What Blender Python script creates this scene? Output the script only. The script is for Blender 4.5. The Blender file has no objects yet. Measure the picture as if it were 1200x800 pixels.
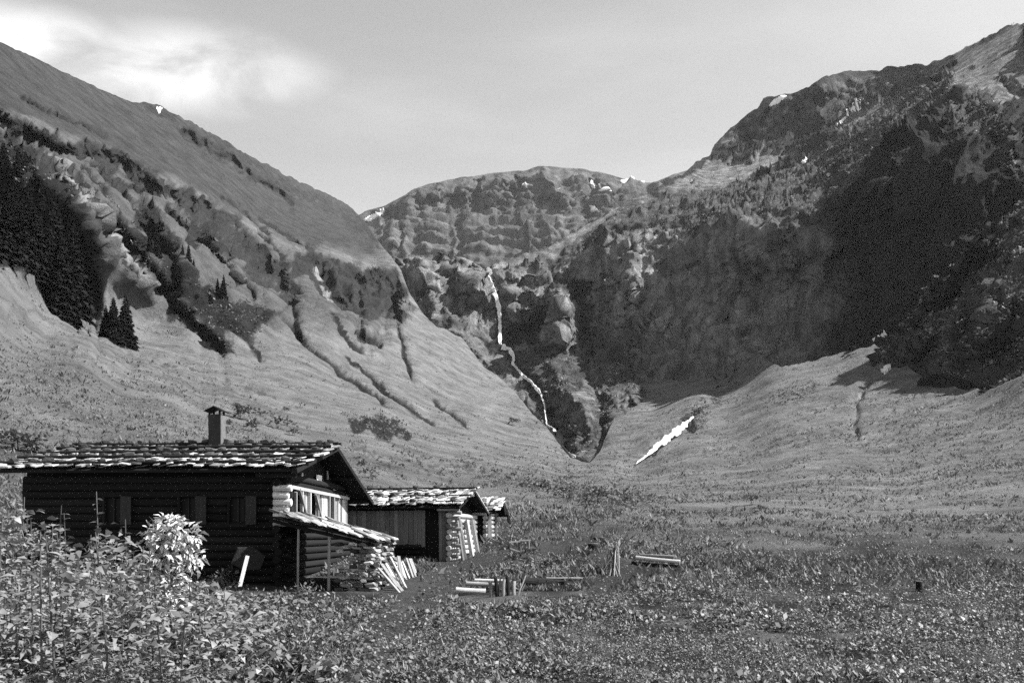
import bpy, bmesh, math, random
import numpy as np
from mathutils import Vector, Matrix, Euler

# ------------------------------------------------------------------ camera, sky, sun, exposure
random.seed(7)
RNG = np.random.default_rng(11)
scene = bpy.context.scene
COL = scene.collection
F, U0, H0, CAMZ = 1000.0, 600.0, 625.0, 1.6      # focal length in photo pixels, principal column, horizon row, eye height

cam_data = bpy.data.cameras.new('camera')
cam = bpy.data.objects.new('camera', cam_data)
COL.objects.link(cam)
cam.location = (0, 0, CAMZ)
cam.rotation_euler = (math.radians(90), 0, 0)
cam_data.sensor_width = 36.0
cam_data.lens = 36.0 * F / 1200.0
cam_data.shift_y = (H0 - 400.0) / 1200.0
cam_data.clip_start = 0.1
cam_data.clip_end = 20000
scene.camera = cam

SUN_AZ, SUN_EL = math.radians(0), math.radians(46)   # azimuth from +X towards +Y
sun_dir = Vector((math.cos(SUN_EL) * math.cos(SUN_AZ), math.cos(SUN_EL) * math.sin(SUN_AZ), math.sin(SUN_EL)))
sd = bpy.data.lights.new('sun', 'SUN')
sd.energy = 5.0
sd.angle = math.radians(0.5)
sun = bpy.data.objects.new('sun', sd)
COL.objects.link(sun)
sun.rotation_euler = sun_dir.to_track_quat('Z', 'Y').to_euler()
sun.location = (300, 100, 900)

world = bpy.data.worlds.new('World')
scene.world = world
world.use_nodes = True


def build_world():
    nt = world.node_tree
    nt.nodes.clear()
    N = lambda t: nt.nodes.new(t)
    L = nt.links.new
    out, bg = N('ShaderNodeOutputWorld'), N('ShaderNodeBackground')
    sky = N('ShaderNodeTexSky')
    sky.sky_type = 'NISHITA'
    sky.sun_disc = False
    sky.sun_elevation = SUN_EL
    sky.sun_rotation = math.radians(90) - SUN_AZ
    sky.altitude = 1400
    sky.air_density = 1.0
    sky.dust_density = 0.6
    sky.ozone_density = 1.0
    sep = N('ShaderNodeSeparateColor')
    L(sky.outputs[0], sep.inputs[0])
    # black-and-white film behind an orange filter: mostly the red channel
    m1 = N('ShaderNodeMath'); m1.operation = 'MULTIPLY'; m1.inputs[1].default_value = 0.85
    m2 = N('ShaderNodeMath'); m2.operation = 'MULTIPLY_ADD'; m2.inputs[1].default_value = 0.15
    L(sep.outputs[0], m1.inputs[0]); L(sep.outputs[1], m2.inputs[0]); L(m1.outputs[0], m2.inputs[2])
    # thin clouds on a flat layer overhead
    geo = N('ShaderNodeTexCoord')
    sx = N('ShaderNodeSeparateXYZ')
    L(geo.outputs['Generated'], sx.inputs[0])
    zc = N('ShaderNodeMath'); zc.operation = 'MAXIMUM'; zc.inputs[1].default_value = 0.06
    L(sx.outputs[2], zc.inputs[0])
    dx = N('ShaderNodeMath'); dx.operation = 'DIVIDE'
    dy = N('ShaderNodeMath'); dy.operation = 'DIVIDE'
    L(sx.outputs[0], dx.inputs[0]); L(zc.outputs[0], dx.inputs[1])
    L(sx.outputs[1], dy.inputs[0]); L(zc.outputs[0], dy.inputs[1])
    cmb = N('ShaderNodeCombineXYZ')
    L(dx.outputs[0], cmb.inputs[0]); L(dy.outputs[0], cmb.inputs[1])

    def noise(scale, detail, rough, loc=(0, 0, 0), sc=(1, 1, 1), dist=0.0):
        mp = N('ShaderNodeMapping')
        mp.inputs['Location'].default_value = loc
        mp.inputs['Scale'].default_value = sc
        L(cmb.outputs[0], mp.inputs[0])
        n = N('ShaderNodeTexNoise')
        n.inputs['Scale'].default_value = scale
        n.inputs['Detail'].default_value = detail
        n.inputs['Roughness'].default_value = rough
        n.inputs['Distortion'].default_value = dist
        L(mp.outputs[0], n.inputs['Vector'])
        return n
    # one bank of cloud (soft-edged patch of the layer), broken by noise
    def bank(cx, cy, rx, ry):
        mp = N('ShaderNodeMapping'); mp.vector_type = 'TEXTURE'
        mp.inputs['Location'].default_value = (cx, cy, 0)
        mp.inputs['Scale'].default_value = (rx, ry, 1)
        L(cmb.outputs[0], mp.inputs[0])
        ln = N('ShaderNodeVectorMath'); ln.operation = 'LENGTH'
        L(mp.outputs[0], ln.inputs[0])
        mr = N('ShaderNodeMapRange'); mr.interpolation_type = 'SMOOTHSTEP'
        mr.inputs[1].default_value = 1.0; mr.inputs[2].default_value = 0.15
        L(ln.outputs['Value'], mr.inputs[0])
        return mr.outputs[0]
    n1 = noise(3.4, 6, 0.52, (3.1, 1.7, 0), (1.2, 1.2, 1), 0.5)
    banks = [bank(-0.72, 1.86, 0.42, 0.26), bank(-1.02, 1.72, 0.34, 0.17), bank(1.6, -0.8, 0.8, 0.4), bank(-1.9, -0.6, 0.7, 0.4)]
    acc = banks[0]
    for b in banks[1:]:
        mx = N('ShaderNodeMath'); mx.operation = 'MAXIMUM'
        L(acc, mx.inputs[0]); L(b, mx.inputs[1]); acc = mx.outputs[0]
    cr = N('ShaderNodeMapRange'); cr.interpolation_type = 'SMOOTHSTEP'
    cr.inputs[1].default_value = 0.30; cr.inputs[2].default_value = 0.72
    L(n1.outputs[0], cr.inputs[0])
    # patch + noise - threshold
    ad = N('ShaderNodeMath'); ad.operation = 'MULTIPLY'
    L(acc, ad.inputs[0]); L(cr.outputs[0], ad.inputs[1])
    n2 = noise(1.1, 5, 0.55, (7.7, 4.2, 0), (1.0, 1.6, 1), 0.2)
    veil = N('ShaderNodeMapRange'); veil.interpolation_type = 'SMOOTHSTEP'
    veil.inputs[1].default_value = 0.40; veil.inputs[2].default_value = 0.85
    veil.inputs[4].default_value = 0.22
    L(n2.outputs[0], veil.inputs[0])
    tot = N('ShaderNodeMath'); tot.operation = 'MAXIMUM'; tot.use_clamp = True
    L(ad.outputs[0], tot.inputs[0]); L(veil.outputs[0], tot.inputs[1])
    mix = N('ShaderNodeMix'); mix.data_type = 'FLOAT'
    L(tot.outputs[0], mix.inputs[0]); L(m2.outputs[0], mix.inputs[2])
    mix.inputs[3].default_value = CLOUD_V
    L(mix.outputs[0], bg.inputs[0])
    bg.inputs[1].default_value = SKY_STRENGTH
    L(bg.outputs[0], out.inputs[0])


SKY_STRENGTH = 0.15
CLOUD_V = 2.8
build_world()
scene.render.engine = 'CYCLES'
scene.cycles.use_denoising = False
scene.cycles.max_bounces = 6
scene.cycles.diffuse_bounces = 2
scene.cycles.volume_bounces = 0
scene.cycles.sample_clamp_direct = 0.6
scene.cycles.sample_clamp_indirect = 0.6
vs = scene.view_settings
scene.display_settings.display_device = 'sRGB'
vs.view_transform = 'Standard'
vs.look = 'None'
vs.exposure = 1.5
vs.gamma = 1.0
vs.use_curve_mapping = False


# ------------------------------------------------------------------ helpers
def pix(u, v, d):
    return Vector(((u - U0) / F * d, d, CAMZ + (H0 - v) / F * d))


def sstep(a, b, x):
    t = np.clip((x - a) / (b - a), 0, 1)
    return t * t * (3 - 2 * t)


def vnoise(p, seed=0):
    """value noise, p (n,3) -> (n,) in -1..1"""
    i = np.floor(p).astype(np.int64)
    f = p - i
    f = f * f * f * (f * (f * 6 - 15) + 10)

    def h(dx, dy, dz):
        n = ((i[:, 0] + dx) * 374761393 + (i[:, 1] + dy) * 668265263 + (i[:, 2] + dz) * 2147483647 + seed * 1274126177) & 0xffffffff
        n = ((n ^ (n >> 13)) * 1274126177) & 0xffffffff
        n = (n ^ (n >> 16)) & 0xffff
        return n / 32767.5 - 1.0
    x, y, z = f[:, 0], f[:, 1], f[:, 2]
    a = h(0, 0, 0) * (1 - x) + h(1, 0, 0) * x
    b = h(0, 1, 0) * (1 - x) + h(1, 1, 0) * x
    c = h(0, 0, 1) * (1 - x) + h(1, 0, 1) * x
    d = h(0, 1, 1) * (1 - x) + h(1, 1, 1) * x
    return (a * (1 - y) + b * y) * (1 - z) + (c * (1 - y) + d * y) * z


ROT = np.array(Euler((0.7, 0.4, 1.1)).to_matrix())


def fbm(p, lams, gain=1.0, seed=0, ridged=False, fade=None):
    """sum of octaves of given wavelengths, amplitude proportional to wavelength**gain (normalised to first)"""
    s = np.zeros(len(p))
    q = p @ ROT.T
    for k, lam in enumerate(lams):
        n = vnoise(q / lam + k * 17.3, seed + k)
        if ridged:
            n = 1 - 2 * np.abs(n)
        a = (lam / lams[0]) ** gain
        if fade is not None:
            a = a * sstep(1.2, 3.0, lam / fade)
        s += a * n
        q = q @ ROT.T
    return s


class TPS:
    def __init__(self, pts, sc=400.0, reg=2e-4):
        P = np.array([(u / sc, v / sc) for u, v, _ in pts])
        w = np.log(np.array([d for _, _, d in pts], float))
        n = len(P)
        r2 = ((P[:, None] - P[None]) ** 2).sum(-1)
        K = np.where(r2 > 0, r2 * np.log(np.maximum(r2, 1e-12)), 0) + reg * np.eye(n)
        A = np.zeros((n + 3, n + 3))
        A[:n, :n] = K
        A[:n, n] = 1; A[:n, n + 1:] = P
        A[n, :n] = 1; A[n + 1:, :n] = P.T
        s = np.linalg.solve(A, np.concatenate([w, np.zeros(3)]))
        self.P, self.w, self.a, self.sc = P, s[:n], s[n:], sc

    def __call__(self, u, v):
        u, v = np.atleast_1d(np.asarray(u, float)), np.atleast_1d(np.asarray(v, float))
        out = np.empty(u.size)
        uu, vv = u.ravel() / self.sc, v.ravel() / self.sc
        for k in range(0, u.size, 60000):
            x = np.stack([uu[k:k + 60000], vv[k:k + 60000]], 1)
            r2 = ((x[:, None] - self.P[None]) ** 2).sum(-1)
            out[k:k + 60000] = (np.where(r2 > 0, r2 * np.log(np.maximum(r2, 1e-12)), 0)) @ self.w + self.a[0] + x @ self.a[1:]
        return np.exp(out).reshape(u.shape)


def poly_dist(u, v, line):
    """distance in pixels to a polyline, signed side (+ right of travel), running parameter 0..1"""
    best = np.full(u.shape, 1e9); side = np.zeros(u.shape); par = np.zeros(u.shape)
    segs = list(zip(line[:-1], line[1:]))
    for k, ((x0, y0), (x1, y1)) in enumerate(segs):
        dx, dy = x1 - x0, y1 - y0
        l2 = dx * dx + dy * dy
        t = np.clip(((u - x0) * dx + (v - y0) * dy) / l2, 0, 1)
        d = np.hypot(u - x0 - t * dx, v - y0 - t * dy)
        s = np.sign((u - x0) * dy - (v - y0) * dx)
        m = d < best
        best = np.where(m, d, best); side = np.where(m, s, side); par = np.where(m, (k + t) / len(segs), par)
    return best, side, par


def in_poly(u, v, poly):
    c = np.zeros(u.shape, bool)
    n = len(poly)
    for k in range(n):
        x0, y0 = poly[k]; x1, y1 = poly[(k + 1) % n]
        if y0 == y1:
            continue
        m = ((y0 > v) != (y1 > v)) & (u < (x1 - x0) * (v - y0) / (y1 - y0) + x0)
        c ^= m
    return c


def soft_poly(u, v, poly, soft, seed=0, wob=6.0, wl=18.0):
    """0..1 inside a polygon with a soft and ragged edge (photo pixels)"""
    q = np.stack([u.ravel() / wl, v.ravel() / wl, np.full(u.size, seed * 3.7)], 1)
    uu = u + (wob * vnoise(q, seed) + wob * .5 * vnoise(q * 2.3, seed + 1)).reshape(u.shape)
    vv = v + (wob * vnoise(q, seed + 5) + wob * .5 * vnoise(q * 2.3, seed + 6)).reshape(u.shape)
    r = 2 * wob + soft
    xs, ys = [p[0] for p in poly], [p[1] for p in poly]
    m = (uu > min(xs) - r) & (uu < max(xs) + r) & (vv > min(ys) - r) & (vv < max(ys) + r)
    out = np.zeros(u.shape)
    d, _, _ = poly_dist(uu[m], vv[m], list(poly) + [poly[0]])
    out[m] = sstep(-soft, soft, np.where(in_poly(uu[m], vv[m], poly), d, -d))
    return out


def curve_v(pts):
    xs = np.array([p[0] for p in pts], float); ys = np.array([p[1] for p in pts], float)
    return lambda u: np.interp(u, xs, ys)


# ---- materials
MATS = {}


def mat(name, base, rough=0.9, var=0.25, scale=3.0, bump=0.3, bscale=None, stretch=None, spec=0.2, attr=None, coord='Object', metal=0.0, nrough=.65, detail=8, streak=None):
    """procedural grey material: base albedo, variation, bump. attr: [(attribute, albedo)] mixes"""
    if name in MATS:
        return MATS[name]
    m = bpy.data.materials.new(name)
    m.use_nodes = True
    nt = m.node_tree
    N = lambda t: nt.nodes.new(t)
    L = nt.links.new
    b = nt.nodes['Principled BSDF']
    b.inputs['Roughness'].default_value = rough
    b.inputs['Specular IOR Level'].default_value = spec
    b.inputs['Metallic'].default_value = metal
    tc = N('ShaderNodeTexCoord')
    vec = tc.outputs[coord]
    if stretch:
        mp = N('ShaderNodeMapping'); mp.inputs['Scale'].default_value = stretch
        L(vec, mp.inputs[0]); vec = mp.outputs[0]
    # every object its own patch of the pattern
    oi = N('ShaderNodeObjectInfo')
    va = N('ShaderNodeVectorMath'); va.operation = 'MULTIPLY_ADD'
    va.inputs[1].default_value = (37.0, 53.0, 71.0)
    cx = N('ShaderNodeCombineXYZ')
    for k in range(3):
        L(oi.outputs['Random'], cx.inputs[k])
    L(cx.outputs[0], va.inputs[0]); L(vec, va.inputs[2]); vec = va.outputs[0]
    n = N('ShaderNodeTexNoise')
    n.inputs['Scale'].default_value = scale; n.inputs['Detail'].default_value = detail; n.inputs['Roughness'].default_value = nrough
    L(vec, n.inputs['Vector'])
    mr = N('ShaderNodeMapRange')
    mr.inputs[1].default_value = 0.3; mr.inputs[2].default_value = 0.7
    mr.inputs[3].default_value = 1 - var; mr.inputs[4].default_value = 1 + var
    mr.clamp = True
    L(n.outputs[0], mr.inputs[0])
    val = None
    if attr:
        for a, alb in attr:
            an = N('ShaderNodeAttribute'); an.attribute_name = a
            mx = N('ShaderNodeMix'); mx.data_type = 'FLOAT'
            L(an.outputs['Fac'], mx.inputs[0])
            if val is None:
                mx.inputs[2].default_value = base
            else:
                L(val, mx.inputs[2])
            mx.inputs[3].default_value = alb
            val = mx.outputs[0]
    mul = N('ShaderNodeMath'); mul.operation = 'MULTIPLY'
    L(mr.outputs[0], mul.inputs[0])
    if val is None:
        # slight difference between one object and the next
        rv = N('ShaderNodeMapRange'); rv.inputs[3].default_value = base * (1 - var); rv.inputs[4].default_value = base * (1 + var)
        L(oi.outputs['Random'], rv.inputs[0]); L(rv.outputs[0], mul.inputs[1])
    else:
        L(val, mul.inputs[1])
    if streak:                                   # seepage stains running down a rock face
        mp2 = N('ShaderNodeMapping'); mp2.inputs['Scale'].default_value = (streak[0], streak[0], streak[1])
        L(tc.outputs[coord], mp2.inputs[0])
        ns = N('ShaderNodeTexNoise'); ns.inputs['Scale'].default_value = 1.0; ns.inputs['Detail'].default_value = 6; ns.inputs['Roughness'].default_value = .6
        L(mp2.outputs[0], ns.inputs['Vector'])
        ms = N('ShaderNodeMapRange'); ms.inputs[1].default_value = .36; ms.inputs[2].default_value = .64; ms.inputs[3].default_value = .5; ms.inputs[4].default_value = 1.45
        L(ns.outputs[0], ms.inputs[0])
        m3 = N('ShaderNodeMath'); m3.operation = 'MULTIPLY'
        L(mul.outputs[0], m3.inputs[0]); L(ms.outputs[0], m3.inputs[1])
        mul = m3
    L(mul.outputs[0], b.inputs['Base Color'])
    if bump:
        bp = N('ShaderNodeBump'); bp.inputs['Strength'].default_value = bump
        bp.inputs['Distance'].default_value = 1.0 / (bscale or scale)
        n2 = N('ShaderNodeTexNoise')
        n2.inputs['Scale'].default_value = bscale or scale; n2.inputs['Detail'].default_value = detail + 2; n2.inputs['Roughness'].default_value = nrough + .05
        L(vec, n2.inputs['Vector'])
        L(n2.outputs[0], bp.inputs['Height']); L(bp.outputs[0], b.inputs['Normal'])
    MATS[name] = m
    return m


def link(o, parent=None):
    COL.objects.link(o)
    if parent is not None:
        o.parent = parent
    return o


def tag(o, label=None, cat=None, group=None, kind=None):
    if label: o['label'] = label
    if cat: o['category'] = cat
    if group: o['group'] = group
    if kind: o['kind'] = kind
    return o


def np_mesh(name, verts, faces, material, smooth=False, parent=None, attrs=None):
    """verts (n,3), faces (m,3|4) numpy -> object"""
    me = bpy.data.meshes.new(name)
    verts = np.ascontiguousarray(verts, np.float32); faces = np.ascontiguousarray(faces, np.int32)
    k = faces.shape[1]
    me.vertices.add(len(verts)); me.vertices.foreach_set('co', verts.ravel())
    me.loops.add(faces.size); me.loops.foreach_set('vertex_index', faces.ravel())
    me.polygons.add(len(faces))
    me.polygons.foreach_set('loop_start', np.arange(0, faces.size, k, dtype=np.int32))
    me.polygons.foreach_set('loop_total', np.full(len(faces), k, np.int32))
    if smooth:
        me.polygons.foreach_set('use_smooth', np.ones(len(faces), bool))
    for a, val in (attrs or {}).items():
        at = me.attributes.new(a, 'FLOAT', 'POINT')
        at.data.foreach_set('value', np.ascontiguousarray(val, np.float32).ravel())
    me.update(calc_edges=True)
    me.materials.append(material)
    return link(bpy.data.objects.new(name, me), parent)


def grid_faces(nr, nc):
    i = np.arange(nr * nc).reshape(nr, nc)
    return np.stack([i[:-1, :-1], i[:-1, 1:], i[1:, 1:], i[1:, :-1]], -1).reshape(-1, 4)


def grid_normals(P):
    du = np.gradient(P, axis=1); dv = np.gradient(P, axis=0)
    n = np.cross(du, dv)
    n /= np.linalg.norm(n, axis=-1, keepdims=True) + 1e-12
    return n          # columns run right, rows run up -> normal faces the camera after sign fix


def rays(u, v, D):
    return np.stack([(u - U0) / F * D, D, CAMZ + (H0 - v) / F * D], -1)


def line_profile(u, v, amp, w, line):
    """0..1 profile of a gully (rounded) or rib (sharp) along a traced line, only worked out near it; returns (window, values)"""
    r = 3.2 * w + 14
    x0, x1 = min(p[0] for p in line) - r, max(p[0] for p in line) + r
    y0, y1 = min(p[1] for p in line) - r, max(p[1] for p in line) + r
    m = (u > x0) & (u < x1) & (v > y0) & (v < y1)
    uu, vv = u[m], v[m]
    if not uu.size:
        return m, uu
    q = np.stack([uu / 9.0, vv / 9.0, np.full(uu.size, abs(amp) * 1.3 + x0)], 1)
    j1 = vnoise(q, 3) * min(w * .55, 5) + vnoise(q * 2.7, 4) * min(w * .3, 2.5)
    j2 = vnoise(q + 31, 5) * min(w * .55, 5) + vnoise(q * 2.7 + 31, 6) * min(w * .3, 2.5)
    d, _, t = poly_dist(uu + j1, vv + j2, line)
    tp = sstep(-.02, .15, t) * sstep(1.02, .8, t) * (1 + .35 * vnoise(q * .6 + 7, 9))
    return m, tp * (np.exp(-(d / w) ** 1.6) if amp > 0 else np.exp(-(d / (w * 1.1)) ** 1.15))


def relief(u, v, D, lines):
    """carve gullies (+metres) and raise ribs (-metres) in a rock face along traced lines"""
    for amp, w, line in lines:
        m, f = line_profile(u, v, amp, w, line)
        D[m] += amp * f
    return D


def scarps(u, v, D, lines, face):
    """rock steps: below a traced lip the ground is set back so that the strip under it stands upright, then eases out again.
    lines: (set-back metres, height px, run-out px, [(u, v) ...]); face collects where bare rock shows"""
    for a, h, rec, line in lines:
        xs = np.array([p[0] for p in line], float); ys = np.array([p[1] for p in line], float)
        m = (u > xs[0] - 8) & (u < xs[-1] + 8) & (v > ys.min() - 20) & (v < ys.max() + h + rec + 20)
        uu, vv = u[m], v[m]
        q = np.stack([uu / 8, vv / 14, np.full(uu.size, a + xs[0])], 1)
        j = 3.2 * vnoise(q, 61) + 1.8 * vnoise(q * 2.4, 62)
        j2 = 4 * vnoise(q + 20, 63)
        s_ = vv - np.interp(uu + j2, xs, ys) + j * min(1.0, h / 12)
        hh = h * (1 + .4 * vnoise(q * .5 + 9, 64))
        t = (uu - xs[0]) / (xs[-1] - xs[0])
        tp = sstep(-.03, .12, t) * sstep(1.03, .88, t)
        saw = np.where(s_ < 0, 0, np.where(s_ < hh, sstep(0, 1, s_ / hh) * .35 + .65 * np.clip(s_ / hh, 0, 1), sstep(1, 0, (s_ - hh) / rec)))
        D[m] += a * tp * saw
        face[m] = np.maximum(face[m], tp * sstep(-2.5, 1.5, s_) * sstep(hh * 1.35, hh * .95, s_))
    return D


# ------------------------------------------------------------------ terrain: control points (column, row, distance in metres)
GROUND_PTS = [
    # near ground
    (-300, 1150, 3.0), (0, 1150, 3.0), (300, 1150, 3.0), (600, 1150, 3.0), (900, 1150, 3.0), (1200, 1150, 3.1), (1500, 1150, 3.2),
    (-300, 800, 7.6), (0, 800, 8.0), (150, 800, 8.4), (300, 800, 8.9), (450, 800, 9.2), (600, 800, 9.1), (900, 800, 9.2), (1200, 800, 9.6), (1500, 800, 10),
    (-300, 700, 17), (0, 700, 19.5), (200, 700, 21), (330, 697, 22.5), (450, 700, 22), (600, 700, 21), (750, 700, 22), (900, 700, 24), (1200, 700, 26), (1500, 700, 28),
    (-300, 660, 24), (0, 662, 28), (200, 665, 29), (420, 670, 29), (480, 662, 33), (560, 653, 36), (640, 655, 34), (800, 652, 37), (1000, 662, 37), (1000, 640, 52), (1200, 660, 41), (1200, 636, 57), (1500, 650, 48),
    (0, 600, 42), (200, 610, 43), (430, 615, 49), (600, 610, 54), (700, 605, 62), (900, 605, 80), (1050, 605, 85), (1200, 605, 82), (1500, 600, 66),
    (0, 560, 52), (200, 560, 60), (450, 560, 98), (600, 565, 125), (700, 565, 170), (900, 565, 180), (1050, 565, 165), (1200, 565, 130), (1500, 560, 92),
    (600, 545, 230), (680, 545, 330), (740, 548, 330), (820, 545, 270),
    # left slope
    (-300, 500, 52), (0, 520, 66), (0, 470, 86), (0, 430, 108), (0, 390, 140), (100, 500, 88), (100, 450, 122), (100, 425, 160), (200, 510, 100), (200, 470, 150), (300, 520, 125), (300, 480, 200), (420, 520, 165), (500, 530, 210),
    (60, 375, 255), (140, 410, 300), (220, 445, 265), (250, 420, 345), (300, 440, 330), (400, 450, 400), (500, 500, 340), (600, 530, 320), (650, 538, 340),
    (400, 385, 510), (500, 430, 560), (560, 440, 640), (600, 480, 540), (640, 512, 450), (480, 375, 690), (300, 345, 480), (200, 310, 400), (100, 260, 330), (0, 290, 220), (0, 240, 270), (-300, 300, 170),
    (0, 50, 580), (70, 84, 690), (150, 118, 820), (0, 140, 400), (150, 200, 540), (250, 250, 640), (350, 300, 740), (430, 320, 820), (458, 298, 930),
    (235, 150, 1000), (330, 205, 1250), (390, 232, 1550), (430, 246, 1750), (300, 250, 840), (400, 280, 1000), (430, 270, 1300),
    (-300, -90, 480), (-300, 100, 330),
    # right talus
    (762, 444, 690), (740, 478, 560), (715, 515, 450), (800, 447, 640), (770, 480, 540), (850, 441, 600), (700, 535, 390), (760, 515, 420), (810, 475, 490), (890, 417, 565), (960, 420, 500), (1035, 402, 470), (1000, 500, 300), (900, 500, 350), (850, 540, 290), (1100, 500, 260),
    (1200, 445, 280), (1200, 500, 215), (1130, 458, 330), (1500, 330, 330), (1500, 450, 200),
]
GROUND_TOP = curve_v([(-330, -100), (-150, -20), (0, 50), (45, 70), (90, 92), (130, 110), (155, 119), (185, 123), (213, 138), (235, 148), (262, 165), (300, 187), (350, 212),
                      (390, 231), (412, 243), (428, 262), (448, 288), (458, 299), (470, 318), (482, 345), (496, 366), (512, 380), (540, 394), (560, 420), (600, 458), (640, 500), (668, 537), (690, 543),
                      (704, 528), (714, 502), (728, 474), (746, 450), (762, 443), (800, 446), (850, 440), (890, 415), (915, 431), (960, 421), (1000, 410), (1030, 403), (1050, 420), (1080, 440), (1130, 456), (1165, 455), (1200, 438), (1350, 385), (1530, 325)])
GROUND_LINES = [
    (-16, 6, [(45, 178), (80, 212), (108, 248), (130, 288), (165, 330), (205, 368)]),
    (9, 4, [(225, 355), (255, 380), (290, 400), (312, 428)]),
    # runnels on the lower grass cone
    (9, 3.2, [(322, 372), (352, 396), (380, 418), (404, 440), (440, 462), (462, 482)]),
    (10, 3, [(383, 362), (398, 384), (412, 402), (432, 416)]),
    (20, 6, [(412, 384), (428, 392), (450, 405)]),
    (9, 3, [(464, 388), (472, 396), (474, 416), (480, 432), (487, 452)]),
    (8, 3, [(400, 412), (430, 438), (455, 460), (490, 486), (520, 505)]),
    (6, 2.5, [(505, 466), (530, 486), (552, 504)]),
    (7, 3, [(336, 378), (360, 402), (385, 424)]),
    # track across the slope and ditches on the meadow
    (2.6, 3.5, [(150, 428), (200, 434), (250, 444), (300, 459), (345, 478), (372, 490)]),
    (3.5, 3.5, [(414, 498), (440, 502), (468, 508), (492, 516)]),
    (1.8, 4, [(495, 540), (560, 550), (620, 566), (680, 578), (740, 590)]),
    (-3, 16, [(-20, 345), (30, 372), (70, 396), (150, 428), (225, 452), (330, 486)]),
    # right talus
    (8, 5, [(1030, 410), (1018, 440), (1002, 470), (1000, 500), (1010, 520)]),
    (5, 4, [(1120, 470), (1060, 480), (1000, 500)]),
    (9, 5, [(815, 505), (800, 492), (780, 512), (740, 545)]),
    (6, 5, [(900, 418), (872, 436), (840, 462), (812, 486)]),
    (4, 4, [(1200, 560), (1120, 574), (1040, 592), (960, 600)]),
]
GROUND_SCARPS = [
    (42, 18, 46, [(-30, 120), (0, 132), (40, 150), (75, 168), (105, 167), (135, 173), (160, 188), (192, 207)]),
    (16, 8, 22, [(108, 196), (135, 206), (170, 226)]),
    (30, 14, 40, [(165, 206), (200, 215), (235, 228), (268, 248), (288, 264)]),
    (46, 22, 60, [(278, 266), (300, 280), (325, 306), (352, 336)]),
    (44, 22, 50, [(340, 296), (375, 300), (405, 308), (428, 316)]),
    (20, 9, 24, [(366, 326), (385, 334), (408, 350)]),
    (60, 40, 60, [(416, 318), (440, 315), (470, 318)]),
    (60, 38, 50, [(160, 228), (178, 238), (200, 268), (214, 290)]),
    (120, 66, 70, [(-40, 150), (0, 160), (25, 180), (52, 204), (78, 228), (102, 268), (120, 302)]),
    (26, 13, 34, [(116, 238), (140, 265), (170, 300), (200, 340), (235, 380), (268, 410)]),
    (18, 9, 26, [(228, 260), (255, 290), (275, 320), (302, 348)]),
    (14, 8, 22, [(200, 242), (232, 266), (262, 298)]),
    (46, 11, 26, [(210, 146), (245, 165), (288, 190)]), (36, 9, 24, [(286, 194), (312, 210), (345, 232)]),
    (16, 6, 20, [(300, 250), (340, 276), (372, 296)]), (12, 5, 20, [(255, 225), (290, 250), (318, 272)]),
    (10, 5, 24, [(20, 110), (70, 134), (130, 158)]),
    (12, 6, 20, [(60, 196), (90, 222), (120, 262)]),
]
GROUND_LINES += [
    (14, 5, [(118, 200), (150, 236), (166, 272)]), (18, 6, [(192, 232), (214, 262), (234, 298)]), (16, 5, [(240, 252), (262, 282), (282, 306)]),
    (14, 4.5, [(328, 300), (344, 328), (356, 350)]), (16, 5, [(374, 306), (390, 332), (402, 356)]), (12, 4, [(92, 192), (112, 216), (128, 236)]),
    (14, 5, [(214, 240), (238, 262), (254, 280)]), (12, 4, [(300, 270), (322, 288), (338, 304)]), (12, 4, [(404, 330), (414, 352), (420, 372)]),
    (10, 4, [(30, 150), (58, 170), (80, 186)]), (10, 4, [(140, 196), (168, 218), (190, 236)]),
]
GROUND_ROCK = [   # bare rock and scree
    ([(100, 166), (160, 190), (230, 225), (275, 258), (300, 290), (350, 362), (335, 366), (300, 330), (262, 282), (215, 245), (160, 215), (110, 195)], 5, .9),
    ([(345, 296), (400, 300), (428, 318), (470, 312), (482, 375), (440, 380), (400, 372), (372, 350)], 6, .9),
    ([(45, 172), (95, 215), (135, 270), (170, 325), (215, 372), (200, 372), (150, 325), (105, 262), (60, 205)], 4, 1.0),
    ([(-60, 130), (45, 165), (95, 235), (120, 290), (90, 330), (40, 320), (-60, 290)], 8, .8),
    ([(210, 140), (260, 160), (330, 205), (430, 246), (440, 285), (400, 262), (340, 232), (280, 205), (240, 180)], 8, .7),
    ([(150, 116), (190, 122), (214, 140), (235, 170), (205, 150), (170, 130)], 4, .9),
]
GROUND_VEG = [    # dark shrubs; the first outline paints the shaded ravine dark
    ([(-60, 150), (40, 180), (95, 245), (118, 310), (85, 335), (40, 315), (-60, 300)], 8, .8),
    ([(165, 228), (182, 240), (200, 290), (228, 335), (270, 350), (330, 365), (300, 395), (270, 405), (225, 375), (190, 335), (170, 290)], 8, .75),
    ([(120, 235), (150, 262), (190, 325), (240, 380), (280, 410), (262, 416), (205, 372), (160, 322)], 6, .8),
    ([(390, 515), (440, 528), (520, 538), (640, 560), (760, 585), (790, 600), (700, 590), (560, 560), (440, 545)], 8, .35),
    ([(410, 492), (470, 500), (495, 514), (460, 518), (420, 506)], 3, .7),
]
SLOPE_SHADE = [(-400, -300), (600, -300), (455, 285), (435, 304), (360, 294), (290, 262), (190, 203), (110, 168), (0, 134), (-400, 92)]  # upper slope toned darker: low light angle and vignette painted in
RIBS = [(-60, 125), (60, 150), (170, 190), (290, 262), (350, 290), (430, 312), (480, 340), (470, 385), (380, 385), (300, 395), (240, 405), (160, 350), (100, 300), (-60, 290)]
g_tps = TPS(GROUND_PTS)


def ground_depth(u, v):
    return g_tps(u, v)


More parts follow.
